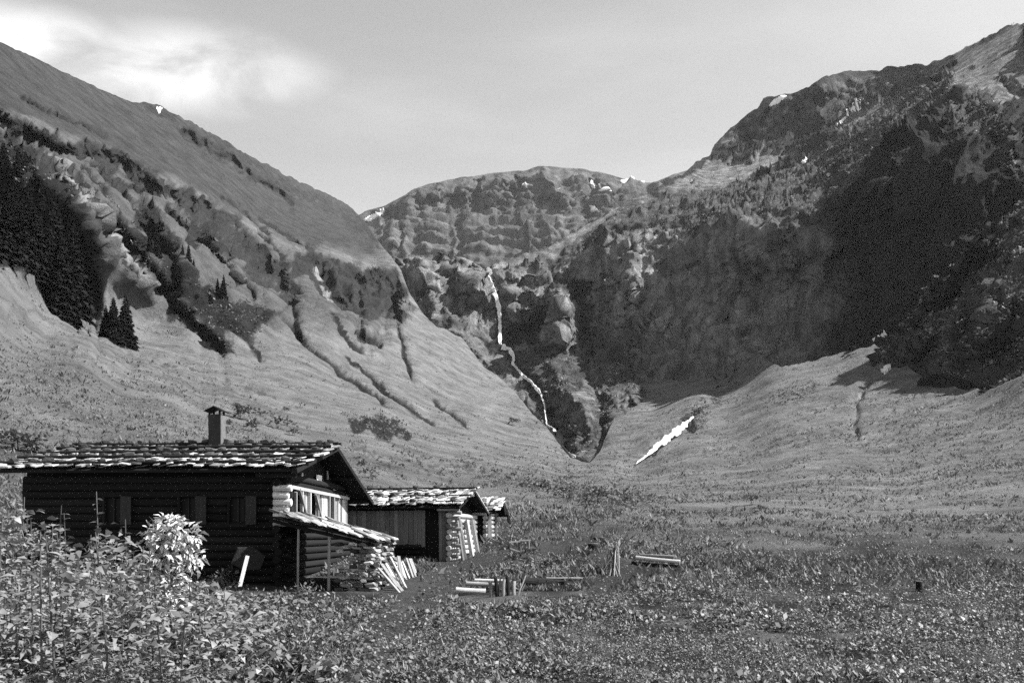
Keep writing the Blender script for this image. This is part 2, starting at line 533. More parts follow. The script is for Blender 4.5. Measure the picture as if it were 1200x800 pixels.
def gp(u, v, up=0.0):
    """point on the ground seen at a photo pixel"""
    d = float(GROUND_D(np.array([u], float), np.array([v], float))[0])
    p = pix(u, v, d)
    p.z += up
    return p


def crisp(m, u, v, seed, lo=.36, hi=.5):
    """turn a soft mask into ragged patches with hard edges"""
    q = np.stack([u.ravel() / 7, v.ravel() / 5, np.full(u.size, seed * 1.7)], 1)
    n = (.26 * vnoise(q, seed) + .17 * vnoise(q * 2.3, seed + 1) + .1 * vnoise(q * 4.6, seed + 2)).reshape(u.shape)
    return np.where(m > .02, sstep(lo, hi, m + n) * np.clip(m * 1.4, .55, 1), 0)


def rocky(p, aniso, lams, gain, seed, fade):
    """fractured rock: warped ridges in both senses, so that neither pillows nor pits dominate"""
    q = p * np.array([aniso])
    l0 = lams[0]
    w = np.stack([vnoise(q / (l0 * .7) + k * 9.1, seed + 40 + k) for k in range(3)], 1)
    w2 = np.stack([vnoise(q / (l0 * .22) + k * 5.1, seed + 50 + k) for k in range(3)], 1)
    q = q + w * l0 * .28 + w2 * l0 * .08
    out = np.zeros(len(q)); wgt = np.ones(len(q))
    for k, lam in enumerate(lams):                     # ridged multifractal: detail gathers on the edges, hollows stay quiet
        n = 1 - np.abs(vnoise(q / lam + k * 13.7, seed + k)) * 1.6
        n = np.sign(n) * n * n
        a = (lam / l0) ** gain * sstep(1.2, 2.6, lam / fade)
        out += a * n * wgt
        wgt = np.clip(.35 + n * 1.1, .15, 1.25)
        q = q @ ROT.T
    return out - .45


def build_ground():
    uc = np.concatenate([np.arange(-320, -20, 12), np.arange(-20, 1220, 1.65), np.arange(1222, 1521, 12)])
    t1 = np.linspace(0, 1, 370)
    top = GROUND_TOP(uc)
    jag = vnoise(np.stack([uc / 9, uc * 0, uc * 0], 1), 5) * 1.5 + vnoise(np.stack([uc / 3, uc * 0, uc * 0 + 4], 1), 6) * .8
    top = top + jag * np.where(uc < 440, np.where(uc < 160, .6, 1.2), .8)
    top = top + np.where((uc > 470) & (uc < 660), 3.5 * vnoise(np.stack([uc / 21, uc * 0 + 9, uc * 0], 1), 15), 0)
    # rows run upward: last row = crest
    ker = np.exp(-((uc[:, None] - uc[None]) / 45.0) ** 2)
    soft_top = (ker * top[None]).sum(1) / ker.sum(1)                 # lower rows ignore steps of the upper edge
    V = np.concatenate([1150 + (805 - 1150) * np.linspace(0, 1, 60)[:-1, None] * np.ones_like(uc)[None],
                        805 + (soft_top[None] - 805) * t1[:, None] + (top - soft_top)[None] * t1[:, None] ** 4], 0)
    Ug = np.broadcast_to(uc, V.shape).copy()
    D = ground_depth(Ug, V)
    face = np.zeros(V.shape)
    D = scarps(Ug, V, D, GROUND_SCARPS, face)
    rock = np.zeros(V.shape); veg = np.zeros(V.shape)
    for k, (poly, soft, a) in enumerate(GROUND_ROCK):
        rock = np.maximum(rock, a * soft_poly(Ug, V, poly, soft, 20 + k, 7))
    for k, (poly, soft, a) in enumerate(GROUND_VEG):
        veg = np.maximum(veg, a * soft_poly(Ug, V, poly, soft, 40 + k, 9))
    rock = np.maximum(rock * .75, face)
    P = rays(Ug, V, D)
    n = grid_normals(P)
    n *= np.sign((n * (np.array([0, 0, CAMZ]) - P)).sum(-1, keepdims=True))
    flat = P.reshape(-1, 3)
    fade = np.maximum(D * 1.65 / F, .6 * np.abs(np.gradient(D, axis=0))).ravel()
    df = D.ravel()
    # tussocky meadow: streaked down the fall line on the slopes
    st = flat * np.where((df > 80)[:, None], np.array([[.6, 1, .6]]), 1.0)
    lam = [28, 14, 7, 3.4, 1.7, .8, .4, .2]
    h = fbm(st, lam, .6, 3, fade=fade) * .4 * np.clip(df / 260, .11, 1)
    rib_zone = (.16 + .84 * soft_poly(Ug, V, RIBS, 14, 75, 10, 30)).ravel() * sstep(620, 540, Ug).ravel() * sstep(130, 260, df)
    qx = flat[:, 0] + .35 * flat[:, 1]
    rib = lambda ly, lx, sd: 1 - 2 * np.abs(vnoise(np.stack([qx / lx, (flat[:, 1] - .25 * flat[:, 0] + 9 * vnoise(flat / 40, sd + 5)) / ly, flat[:, 2] / (lx * 1.4)], 1), sd))
    hrib = (rib(34, 150, 21) * 2.4 + rib(15, 80, 23) * 1.7 * sstep(1.0, 2.5, 15 / fade) + rib(7, 45, 25) * 1.0 * sstep(1.0, 2.5, 7 / fade)) * rib_zone
    hr = rocky(flat, (1, 1, .7), [22, 11, 5.5, 2.8, 1.4], .55, 31, fade) * 3.2 - 2.6
    hv = fbm(flat, [9, 5, 2.7], .6, 51, fade=fade) * 1.8
    carve = np.zeros(V.shape)
    for amp, w, line in GROUND_LINES:
        m, f = line_profile(Ug, V, amp, w, line)
        if amp > 0 and line[0][1] < 480 and line[0][0] < 620:
            vg2 = veg[m]
            veg[m] = np.maximum(vg2, np.clip(amp / w * .45, .35, .95) * np.clip(f * 1.3, 0, 1))  # gullies tinted darker: damp growth plus shade painted into the colour
        carve[m] -= math.copysign(min(max(abs(amp) / w * .7, .6), 2.0), amp) * w * D[m] / F * f
    far = sstep(60, 120, D)
    rock = crisp(rock, Ug, V, 81); veg = veg * (1 - far) + crisp(veg, Ug, V, 84) * far
    rk = rock.ravel(); vg = veg.ravel()
    h = h * (1 - .5 * rk) + hr * rk + hv * vg * sstep(120, 300, df) + carve.ravel() + hrib
    # keep the crest line itself where it is
    tt = np.concatenate([np.zeros(59), t1]); edge = np.repeat(1 - sstep(.965, 1.0, tt), len(uc))
    P = P + (h * edge).reshape(V.shape)[..., None] * n
    # back of the crest
    back = [P]
    last = P[-1]
    for k in range(1, 7):
        b = last.copy()
        b[:, 1] *= 1 + .012 * k * k
        b[:, 0] *= 1 + .012 * k * k
        b[:, 2] -= .01 * k * k * last[:, 1] + .004 * k * last[:, 1]
        back.append(b[None])
    Pall = np.concatenate([P.reshape(V.shape + (3,))] + back[1:], 0)
    pad = lambda a: np.concatenate([a, np.repeat(a[-1:], 6, 0)], 0)
    o = np_mesh('meadow_valley_ground', Pall.reshape(-1, 3), grid_faces(*Pall.shape[:2]), M_GROUND, True,
                attrs={'rock': pad(rock), 'veg': pad(veg), 'trail': pad(trail_mask(Ug, V)), 'scree': pad(scree_mask(Ug, V)), 'slope_shade': pad(np.maximum(soft_poly(Ug, V, SLOPE_SHADE, 12, 71, 9, 30), .62 * soft_poly(Ug, V, RIBS, 20, 72, 12, 30))), 'soil_shade': pad(np.clip(sstep(95, 12, D) * (1 + .9 * vnoise(np.stack([Ug.ravel() / 38, V.ravel() / 9, 0 * V.ravel()], 1), 41).reshape(V.shape)), 0, 1))})  # near soil darkened so gaps between the herbs look shaded
    tag(o, kind='structure')
    return (uc, V, np.linalg.norm(P * [0, 1, 0], axis=-1), P, n)


def trail_mask(u, v):
    m = np.zeros(u.shape)
    for w, line in [(34, [(400, 840), (440, 785), (460, 742), (478, 708), (505, 682), (545, 662)]), (10, [(540, 660), (600, 655), (650, 645), (700, 628)]), (16, [(700, 690), (735, 675), (700, 655)])]:
        d, _, t = poly_dist(u, v, line)
        q = np.stack([u.ravel() / 14, v.ravel() / 14, 0 * u.ravel()], 1)
        d = d + vnoise(q, 8).reshape(u.shape) * w * .5
        m = np.maximum(m, sstep(1.3, .4, d / w))
    return m


def scree_mask(u, v):
    """pale gravel chutes"""
    m = np.zeros(u.shape)
    for w, line in [(2.2, [(44, 176), (66, 198), (84, 216), (104, 244), (122, 276), (140, 304), (166, 332), (196, 362)]), (1.5, [(60, 190), (84, 226), (98, 250)]),
                    (2.0, [(372, 330), (384, 346), (392, 362)]), (2.5, [(366, 312), (378, 322)]), (2.0, [(236, 280), (256, 306), (276, 330)]), (1.6, [(1018, 440), (1002, 472), (1004, 505), (1020, 522)])]:
        mm, f = line_profile(u, v, 1.0, w, line)
        m[mm] = np.maximum(m[mm], np.clip(f * 1.1, 0, 1))
    return crisp(m, u, v, 93)


def GROUND_D(u, v):
    """distance of the finished ground at a pixel (bilinear in the ground grid)"""
    uc, V, D, P, n = GRID
    u, v = np.atleast_1d(u), np.atleast_1d(v)
    ci = np.clip(np.searchsorted(uc, u) - 1, 0, len(uc) - 2)
    out = np.empty(len(u))
    for k in range(len(u)):
        col = V[:, ci[k]]
        out[k] = np.interp(-v[k], -col, D[:, ci[k]])
    return out


def ground_z(x, y):
    """height of the ground under a point of the plan"""
    uc, V, D, P, n = GRID
    c = int(np.clip(np.searchsorted(uc, U0 + F * x / y), 1, len(uc) - 2))
    row = int(np.argmax(P[:, c, 1] > y))
    a, b = P[row - 1, c], P[row, c]
    t = (y - a[1]) / (b[1] - a[1] + 1e-9)
    return float(a[2] + (b[2] - a[2]) * t)


M_GROUND = mat('grass_ground', .138, .95, .55, .07, .75, .10, attr=[('slope_shade', .045), ('rock', .03), ('veg', .02), ('scree', .2), ('soil_shade', .035), ('trail', .06)], spec=.05, nrough=.72, detail=12)
GRID = build_ground()

# ---- headwall, gorge and the great shaded wall on the right
WALL_PTS = [
    (400, 260, 1500), (400, 420, 900), (440, 295, 1010), (500, 296, 960), (535, 305, 935), (570, 312, 925), (640, 290, 960), (700, 256, 1010), (760, 224, 1080), (790, 211, 1130), (830, 184, 1330), (890, 125, 1400), (960, 97, 1350),
    (1065, 77, 1250), (1110, 70, 1000), (1150, 47, 930), (1200, 28, 850), (1530, -60, 700),
    (480, 375, 865), (530, 390, 850), (560, 400, 865), (587, 405, 890), (500, 340, 905), (586, 360, 902), (620, 330, 925), (620, 380, 900), (600, 445, 760), (620, 465, 690), (655, 505, 560), (690, 530, 450), (725, 555, 400), (650, 425, 790), (655, 400, 850), (700, 415, 830), (700, 340, 900),
    (705, 520, 470), (740, 480, 560), (730, 420, 790), (760, 440, 720), (800, 445, 660), (870, 425, 610), (760, 380, 800), (740, 330, 850), (650, 470, 660), (690, 480, 590), (670, 520, 500),
    (720, 262, 960), (780, 270, 890), (850, 250, 810), (900, 240, 745), (945, 240, 690), (1000, 205, 660), (1050, 170, 650), (1110, 130, 640), (1160, 130, 600), (1195, 200, 540), (1200, 100, 650),
    (850, 232, 960), (850, 220, 1080), (900, 205, 1060), (850, 205, 1200), (940, 168, 1290), (1000, 138, 1230), (1050, 108, 1200), (960, 205, 850), (900, 165, 1350), (850, 183, 1320), (1090, 105, 860), (1040, 145, 820), (1000, 175, 830),
    (800, 300, 840), (800, 400, 750), (900, 330, 705), (900, 400, 640), (900, 440, 590), (1000, 330, 590), (1000, 400, 530), (1000, 450, 470), (1060, 260, 570), (1100, 330, 500), (1150, 250, 515), (1200, 300, 470), (1200, 460, 380), (1100, 460, 400), (1530, 300, 420),
    (640, 580, 430), (800, 580, 430), (1000, 560, 400), (480, 560, 640), (1300, 520, 330),
]
WALL_TOP = curve_v([(395, 300), (425, 302), (440, 297), (452, 300), (470, 303), (480, 298), (492, 294), (505, 297), (520, 299), (535, 303), (552, 306), (562, 311), (569, 318), (574, 311), (590, 305), (620, 296), (640, 290), (665, 275), (700, 256), (720, 243), (745, 232), (765, 224), (778, 215), (800, 205),
                    (815, 190), (825, 184), (832, 182), (838, 170), (848, 158), (870, 140), (888, 127), (895, 116), (915, 111), (935, 107), (950, 99), (962, 92), (980, 86), (1005, 83), (1030, 83), (1038, 79), (1065, 77), (1085, 76), (1102, 70), (1118, 64), (1135, 55), (1150, 48), (1165, 40), (1180, 30), (1205, 27), (1300, 5), (1530, -50)])
WALL_LINES = [
    # left buttresses of the headwall
    (35, 9, [(462, 306), (470, 330), (476, 355), (482, 378)]),
    (-26, 8, [(494, 300), (500, 322), (508, 350), (516, 378)]),
    (34, 7, [(512, 304), (526, 330), (536, 352), (548, 376)]),
    (-22, 6, [(530, 306), (544, 326), (560, 340), (578, 356)]),
    (26, 6, [(548, 312), (558, 326), (568, 338)]),
    (30, 8, [(528, 372), (552, 366), (575, 372)]),
    (22, 5, [(569, 312), (576, 332), (584, 360), (587, 404)]),
    (-20, 7, [(500, 388), (520, 384), (545, 400), (566, 420), (590, 442)]),
    # bedded ledges right of the fall
    (-16, 5, [(596, 326), (612, 322), (640, 328)]), (-18, 5, [(590, 345), (612, 340), (630, 346), (642, 352)]), (-20, 5, [(596, 366), (616, 360), (634, 368)]),
    (22, 4, [(598, 336), (625, 334), (645, 340)]), (22, 4, [(592, 356), (620, 352), (640, 360)]),
    (40, 8, [(600, 386), (625, 388), (645, 380)]),
    # rock pinnacle
    (-55, 5, [(655, 338), (655, 352), (655, 368)]), (-60, 11, [(655, 360), (656, 378), (652, 396), (650, 412)]),
    (50, 9, [(640, 352), (636, 375), (628, 395)]), (55, 13, [(680, 330), (682, 370), (690, 405)]),
    # gorge
    (45, 7, [(588, 404), (602, 418), (612, 442), (630, 462), (642, 486), (656, 512), (672, 540)]),
    (38, 7, [(688, 408), (694, 440), (702, 470), (704, 500), (708, 525)]),
    (-45, 18, [(640, 418), (662, 445), (684, 480), (698, 510)]),
    (30, 10, [(640, 478), (660, 492), (672, 512)]),
    (-40, 15, [(722, 424), (738, 450), (746, 480)]),
    # buttress with lit edge
    (-34, 6, [(736, 318), (742, 345), (740, 372), (752, 388)]), (40, 10, [(722, 320), (722, 355), (724, 390)]),
    (26, 7, [(745, 290), (730, 310), (708, 330)]),
    (-24, 5, [(778, 378), (760, 384), (742, 392)]),
    # face of the wall
    (22, 4, [(882, 248), (876, 268), (878, 295), (886, 318), (906, 345)]),
    (16, 12, [(838, 270), (815, 320), (790, 365)]),
    (-14, 12, [(860, 275), (845, 320), (838, 365)]),
    (14, 10, [(930, 260), (935, 310), (920, 370)]),
    (18, 14, [(1010, 250), (985, 310), (960, 370)]),
    (-12, 10, [(1040, 230), (1020, 300), (985, 380)]),
    (-16, 10, [(880, 360), (855, 350), (840, 395)]), (20, 6, [(840, 368), (860, 392), (840, 420)]),
    # vegetated ribs on top of the wall
    (-26, 10, [(1112, 78), (1082, 108), (1042, 138), (1000, 164), (958, 192), (916, 222)]),
    (30, 9, [(1102, 84), (1050, 116), (985, 148), (935, 166)]),
    (-20, 7, [(1014, 194), (990, 220), (968, 248)]), (22, 7, [(1030, 204), (1006, 232), (985, 262)]),
    (-26, 9, [(1112, 96), (1150, 118), (1184, 160), (1196, 230)]),
    (30, 12, [(1170, 90), (1195, 120), (1210, 170)]),
    (26, 7, [(770, 232), (800, 232), (832, 226)]), (20, 6, [(860, 210), (900, 205), (930, 196)]),
    # summit cliffs
    (-30, 7, [(832, 184), (880, 182), (925, 172)]), (26, 7, [(845, 192), (890, 192), (930, 184)]),
    (-26, 7, [(930, 112), (922, 132), (900, 150), (870, 166)]), (26, 8, [(905, 128), (890, 148), (862, 168)]),
    (30, 12, [(950, 120), (1000, 112), (1060, 100), (1096, 82)]), (-26, 6, [(962, 98), (970, 118), (960, 140)]), (-24, 5, [(1020, 90), (1024, 104), (1010, 120)]),
    (24, 6, [(980, 132), (1005, 124), (1030, 120)]),
]
WALL_GRASS = [
    ([(560, 428), (600, 446), (640, 500), (672, 545), (730, 560), (770, 510), (820, 470), (900, 415), (860, 440), (800, 446), (762, 444), (700, 412), (640, 408), (600, 402)], 5, .9),
    ([(490, 386), (530, 380), (570, 404), (600, 440), (640, 500), (560, 440)], 5, .7),
    ([(770, 222), (800, 206), (830, 186), (900, 178), (940, 180), (900, 205), (850, 222), (800, 228)], 6, .75),
    ([(1120, 66), (1200, 28), (1215, 120), (1170, 130), (1120, 100)], 8, .8),
    ([(985, 135), (1050, 108), (1090, 100), (1010, 160), (960, 160)], 6, .6),
    ([(470, 302), (560, 306), (640, 290), (760, 224), (770, 232), (650, 300), (580, 318), (500, 308)], 5, .8),
    ([(560, 306), (590, 300), (640, 300), (640, 320), (590, 322)], 5, .6),
    ([(868, 140), (910, 112), (935, 120), (900, 150), (850, 180), (842, 165)], 6, .4),
]
WALL_VEG = [
    ([(740, 232), (790, 222), (850, 225), (930, 200), (1000, 160), (1100, 88), (1150, 110), (1190, 160), (1195, 240), (1160, 170), (1100, 130), (1040, 175), (1000, 215), (960, 250), (880, 262), (800, 270), (720, 275), (660, 290)], 7, .85),
    ([(600, 412), (640, 405), (690, 420), (690, 450), (650, 470), (620, 455)], 7, .8),
    ([(640, 480), (690, 505), (705, 525), (680, 535), (655, 510)], 6, .8),
    ([(690, 410), (745, 405), (745, 440), (715, 500), (700, 520), (692, 460)], 7, .6),
    ([(730, 440), (760, 450), (745, 490), (720, 510)], 7, .5),
    ([(500, 386), (540, 392), (575, 420), (600, 445), (580, 448), (540, 415)], 6, .6),
]

WALL_PALE = [   # lighter rock tones; sunlight on headwall and buttress is put into the colour
    ([(425, 300), (570, 305), (600, 315), (650, 320), (648, 360), (600, 372), (575, 402), (520, 385), (470, 380)], 9, .8),
    ([(640, 340), (668, 345), (672, 410), (640, 410)], 6, .8), ([(730, 312), (752, 318), (758, 392), (738, 398)], 5, .9),
    ([(850, 120), (960, 95), (1100, 72), (1090, 100), (980, 130), (900, 165)], 8, .35),
    ([(660, 300), (740, 262), (880, 255), (960, 270), (990, 330), (950, 440), (850, 450), (760, 450), (700, 400)], 45, 1.0),  # distant wall lightened as haze would do, put into the rock colour
    ([(700, 262), (760, 240), (800, 262), (740, 300)], 8, .5),
]


def build_layer(name, pts, topf, lines, u0, u1, du, vbot, rows, material, lam, amp, seed, grass=(), veg=(), rock_base=1.0, strata=0.0, aniso=(1, 1, .55), gain=.52, out_u=None, jagamp=1.5, gullies=0.0, pale=()):
    uc = np.arange(u0, u1, du)
    if out_u:
        uc = np.concatenate([uc, np.arange(u1, out_u, 10)])
    top = topf(uc)
    z0 = uc * 0
    top = top + jagamp * (vnoise(np.stack([uc / 11, z0, z0], 1), seed) + .6 * vnoise(np.stack([uc / 4, z0, z0 + 3], 1), seed + 1))
    t = np.linspace(0, 1, rows)
    V = vbot + (top[None] - vbot) * t[:, None]
    Ug = np.broadcast_to(uc, V.shape).copy()
    D = TPS(pts)(Ug, V)
    D = relief(Ug, V, D, lines)
    gr = np.zeros(V.shape); vg = np.zeros(V.shape)
    for k, (poly, soft, a) in enumerate(grass):
        gr = np.maximum(gr, a * soft_poly(Ug, V, poly, soft, seed + k, 6))
    for k, (poly, soft, a) in enumerate(veg):
        vg = np.maximum(vg, a * soft_poly(Ug, V, poly, soft, seed + 30 + k, 8))
    pl = np.zeros(V.shape)
    for k, (poly, soft, a) in enumerate(pale):
        pl = np.maximum(pl, a * soft_poly(Ug, V, poly, soft, seed + 50 + k, 8))
    pl = .5 * pl + .5 * crisp(pl, Ug, V, seed + 8)
    gr = crisp(gr, Ug, V, seed + 3); vg = crisp(vg, Ug, V, seed + 5)
    P = rays(Ug, V, D)
    n = grid_normals(P)
    n *= np.sign((n * (np.array([0, 0, CAMZ]) - P)).sum(-1, keepdims=True))
    flat = P.reshape(-1, 3)
    fade = (D * du * 1.1 / F).ravel()
    hr = rocky(flat, aniso, lam, gain, seed + 60, fade) * amp
    hs = fbm(flat * np.array([[1, 1, 1]]), lam[2:], .9, seed + 90, fade=fade) * amp * .35
    if strata:
        w = flat[:, 2] + 6 * vnoise(flat / 60, seed + 7) + 3 * vnoise(flat / 23, seed + 8) + .06 * flat[:, 0]
        s = vnoise(np.stack([w / 13, 0 * w, 0 * w], 1), seed + 9) + .6 * vnoise(np.stack([w / 5.5, 0 * w + 5, 0 * w], 1), seed + 9)
        hr = hr + strata * s * (.4 + .6 * sstep(-.3, .5, vnoise(flat / 80, seed + 10)))
    if gullies:
        c = flat[:, 0] + .12 * flat[:, 2] + 12 * vnoise(flat / 70, seed + 11)
        g = 1 - np.abs(vnoise(np.stack([c / 55, flat[:, 2] / 400, 0 * c], 1), seed + 12)) * 2 + .5 * (1 - 2 * np.abs(vnoise(np.stack([c / 24, flat[:, 2] / 260, 0 * c + 9], 1), seed + 13)))
        hr = hr + gullies * g
    hv = fbm(flat, [11, 6, 3.2], .55, seed + 70, fade=fade) * 2.6
    g_, v_ = gr.ravel(), vg.ravel()
    h = (hr + hs) * (1 - .88 * g_) * (1 - .5 * v_) + hv * v_ + hs * .12 * g_
    edge = np.repeat(1 - .9 * sstep(.94, 1.0, t), len(uc))
    P = P + (h * edge).reshape(V.shape)[..., None] * n
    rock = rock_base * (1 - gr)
    last = P[-1]
    back = [P]
    for k in range(1, 7):
        b = last.copy()
        b[:, 1] *= 1 + .012 * k * k
        b[:, 0] *= 1 + .012 * k * k
        b[:, 2] -= .008 * k * k * last[:, 1]
        back.append(b[None])
    Pall = np.concatenate(back, 0)
    pad = lambda a: np.concatenate([a, np.repeat(a[-1:], 6, 0)], 0)
    o = np_mesh(name, Pall.reshape(-1, 3), grid_faces(*Pall.shape[:2]), material, True, attrs={'rock': pad(rock), 'veg': pad(vg), 'pale': pad(pl)})
    tag(o, kind='structure')
    return uc, V, P[..., 1], P, n, gr, vg


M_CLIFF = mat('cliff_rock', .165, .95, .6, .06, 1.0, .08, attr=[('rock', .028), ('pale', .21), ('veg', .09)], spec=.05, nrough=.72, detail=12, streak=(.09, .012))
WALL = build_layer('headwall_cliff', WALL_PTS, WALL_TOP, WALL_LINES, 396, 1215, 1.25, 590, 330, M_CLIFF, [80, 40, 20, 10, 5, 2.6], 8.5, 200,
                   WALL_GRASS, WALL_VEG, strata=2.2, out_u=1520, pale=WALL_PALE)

SPUR_PTS = [(1035, 440, 440), (1050, 405, 440), (1075, 365, 440), (1110, 320, 440), (1150, 280, 435), (1200, 236, 425), (1300, 150, 410), (1530, -30, 400),
            (1080, 440, 400), (1120, 400, 395), (1150, 440, 355), (1200, 440, 310), (1200, 340, 360), (1160, 350, 385), (1300, 400, 290), (1530, 300, 280), (1100, 500, 360), (1300, 500, 260), (1035, 500, 420)]
SPUR_TOP = curve_v([(1018, 500), (1028, 425), (1040, 405), (1062, 382), (1075, 362), (1090, 338), (1110, 318), (1125, 300), (1150, 278), (1172, 262), (1190, 240), (1210, 226), (1300, 150), (1530, -40)])
SPUR_LINES = [
    (-20, 6, [(1062, 384), (1085, 350), (1120, 312), (1155, 282), (1190, 250)]),
    (26, 9, [(1090, 372), (1110, 350), (1140, 318), (1165, 296)]),
    (-18, 6, [(1140, 420), (1155, 380), (1158, 345), (1150, 320)]), (28, 9, [(1120, 425), (1135, 385), (1140, 350)]),
    (-18, 7, [(1135, 420), (1165, 380), (1200, 340)]), (34, 12, [(1165, 440), (1185, 400), (1215, 370)]),
    (-14, 5, [(1045, 432), (1068, 405), (1090, 395)]), (16, 5, [(1058, 436), (1080, 415), (1104, 402)]),
]
SPUR_VEG = [([(1030, 440), (1060, 385), (1120, 312), (1200, 240), (1400, 100), (1400, 480), (1200, 460), (1120, 455)], 6, .85)]
SPUR = build_layer('rocky_spur_cliff', SPUR_PTS, SPUR_TOP, SPUR_LINES, 1018, 1215, 1.2, 520, 220, M_CLIFF, [44, 22, 11, 5.5, 2.7], 8.0, 300, (), SPUR_VEG, out_u=1520)

# ---- the hazy mountain closing the valley
FAR_PTS = [(340, 260, 2700), (430, 246, 2700), (500, 214, 2650), (632, 194, 2700), (770, 215, 2750), (900, 180, 2800), (340, 345, 2100), (500, 345, 2150), (632, 345, 2150), (900, 345, 2200),
           (480, 235, 2560), (560, 235, 2560), (632, 232, 2560), (720, 235, 2580), (480, 262, 2470), (560, 262, 2470), (650, 262, 2470), (560, 300, 2330), (650, 300, 2330), (450, 290, 2330)]
FAR_TOP = curve_v([(335, 275), (395, 262), (412, 256), (430, 247), (452, 241), (470, 231), (486, 221), (500, 216), (525, 211), (545, 207), (558, 206), (575, 203), (597, 201), (615, 200), (632, 194), (645, 195), (680, 198), (705, 202), (722, 207), (740, 212), (768, 214), (790, 204), (860, 190), (920, 170)])
FAR_LINES = [
    (-70, 7, [(634, 196), (640, 212), (660, 232), (664, 252)]), (60, 7, [(612, 206), (606, 225), (600, 244)]),
    (-60, 6, [(592, 203), (590, 216), (578, 232), (570, 246)]), (50, 6, [(560, 208), (556, 226), (548, 240)]),
    (-50, 6, [(560, 207), (545, 218), (540, 232)]), (60, 8, [(690, 205), (694, 226), (690, 250), (680, 270)]),
    (-50, 6, [(722, 212), (712, 232), (700, 250)]), (-50, 8, [(520, 214), (505, 226), (490, 236)]),
    (45, 7, [(455, 248), (470, 262), (478, 284)]), (-45, 6, [(440, 248), (450, 268), (466, 290)]),
    (60, 9, [(480, 240), (520, 236), (560, 240), (600, 240)]), (50, 7, [(600, 248), (640, 236), (680, 244)]),
]
M_FAR = mat('far_rock', .09, .95, .35, .015, .7, .02, attr=[('rock', .075), ('veg', .055), ('pale', .12)], spec=.05, nrough=.68, detail=12, streak=(.03, .006))
FAR_GRASS = [([(430, 240), (500, 208), (632, 188), (770, 208), (740, 222), (690, 218), (640, 210), (600, 215), (560, 217), (500, 226), (450, 252)], 4, 1.0),
             ([(340, 260), (430, 247), (450, 256), (440, 300), (340, 300)], 5, .9)]
FAR_PALE = [([(455, 256), (520, 257), (600, 259), (680, 258), (690, 264), (600, 266), (500, 264)], 3, .6),
            ([(430, 262), (470, 262), (480, 300), (450, 300)], 6, .5), ([(490, 284), (505, 262), (515, 262), (530, 300), (500, 300)], 4, .6),
            ([(555, 300), (570, 268), (585, 268), (600, 300)], 4, .5), ([(640, 290), (655, 262), (668, 262), (672, 285)], 4, .55),
            ([(610, 210), (632, 198), (652, 212), (668, 238), (650, 232), (620, 232)], 5, .45)]
FAR = build_layer('far_mountain', FAR_PTS, FAR_TOP, FAR_LINES, 335, 920, 1.3, 350, 150, M_FAR, [140, 70, 35, 18, 9], 5.5, 400, FAR_GRASS, (), pale=FAR_PALE, strata=14, gullies=13, gain=.6, jagamp=.5, aniso=(1, 1, .45))


# ------------------------------------------------------------------ building blocks for the huts
def me_box(name, sx, sy, sz, jit=0.0, seed=0, taper=0.0):
    """a hewn board or beam centred on its origin; jit makes edges uneven"""
    r = random.Random(seed)
    vs_ = []
    for x in (-.5, .5):
        for y in (-.5, .5):
            for z in (-.5, .5):
                k = 1 - taper * (x + .5)
                vs_.append((x * sx + r.uniform(-jit, jit), y * sy * k + r.uniform(-jit, jit), z * sz * k + r.uniform(-jit, jit)))
    fs = [(0, 1, 3, 2), (4, 6, 7, 5), (0, 4, 5, 1), (2, 3, 7, 6), (0, 2, 6, 4), (1, 5, 7, 3)]
    me = bpy.data.meshes.new(name)
    me.from_pydata(vs_, [], fs)
    me.update()
    return me


def me_log(name, length, r0, r1=None, sides=8, jit=.06, seed=0, segs=3, bend=.02):
    """a round pole along X centred on its origin"""
    rr = random.Random(seed)
    r1 = r0 if r1 is None else r1
    vs_, fs = [], []
    for k in range(segs + 1):
        t = k / segs
        r = (r0 + (r1 - r0) * t)
        oy, oz = rr.uniform(-bend, bend), rr.uniform(-bend, bend)
        for j in range(sides):
            a = 2 * math.pi * j / sides
            q = r * (1 + rr.uniform(-jit, jit))
            vs_.append(((t - .5) * length, oy + q * math.cos(a), oz + q * math.sin(a)))
    for k in range(segs):
        for j in range(sides):
            a, b = k * sides + j, k * sides + (j + 1) % sides
            fs.append((a, b, b + sides, a + sides))
    fs.append(tuple(range(sides))[::-1])
    fs.append(tuple(range(segs * sides, segs * sides + sides)))
    me = bpy.data.meshes.new(name)
    me.from_pydata(vs_, [], fs)
    me.polygons.foreach_set('use_smooth', [len(f) == 4 for f in fs])
    me.update()
    return me


def me_stone(name, sx, sy, sz, seed=0, sub=1, jit=.16):
    r = random.Random(seed)
    bm = bmesh.new()
    bmesh.ops.create_icosphere(bm, subdivisions=sub, radius=.5)
    for v in bm.verts:
        k = 1 + r.uniform(-jit, jit)
        q = [c * k for c in v.co]
        q = [math.copysign(min(abs(c) * 1.25, .42), c) for c in q]      # squared-off slab
        v.co = (q[0] * sx, q[1] * sy, q[2] * sz)
    me = bpy.data.meshes.new(name)
    bm.to_mesh(me)
    bm.free()
    return me


def put(name, me, material, parent, loc, rot=(0, 0, 0), sc=(1, 1, 1)):
    if material is not None and not me.materials:
        me.materials.append(material)
    o = bpy.data.objects.new(name, me)
    if material is not None and me.materials[0] is not material:
        o.material_slots[0].link = 'OBJECT'
        o.material_slots[0].material = material
    o.location = loc
    o.rotation_euler = rot
    o.scale = sc
    return link(o, parent)


def empty(name, loc, rz=0.0):
    o = bpy.data.objects.new(name, None)
    o.location = loc
    o.rotation_euler = (0, 0, rz)
    o.empty_display_size = .3
    return link(o)


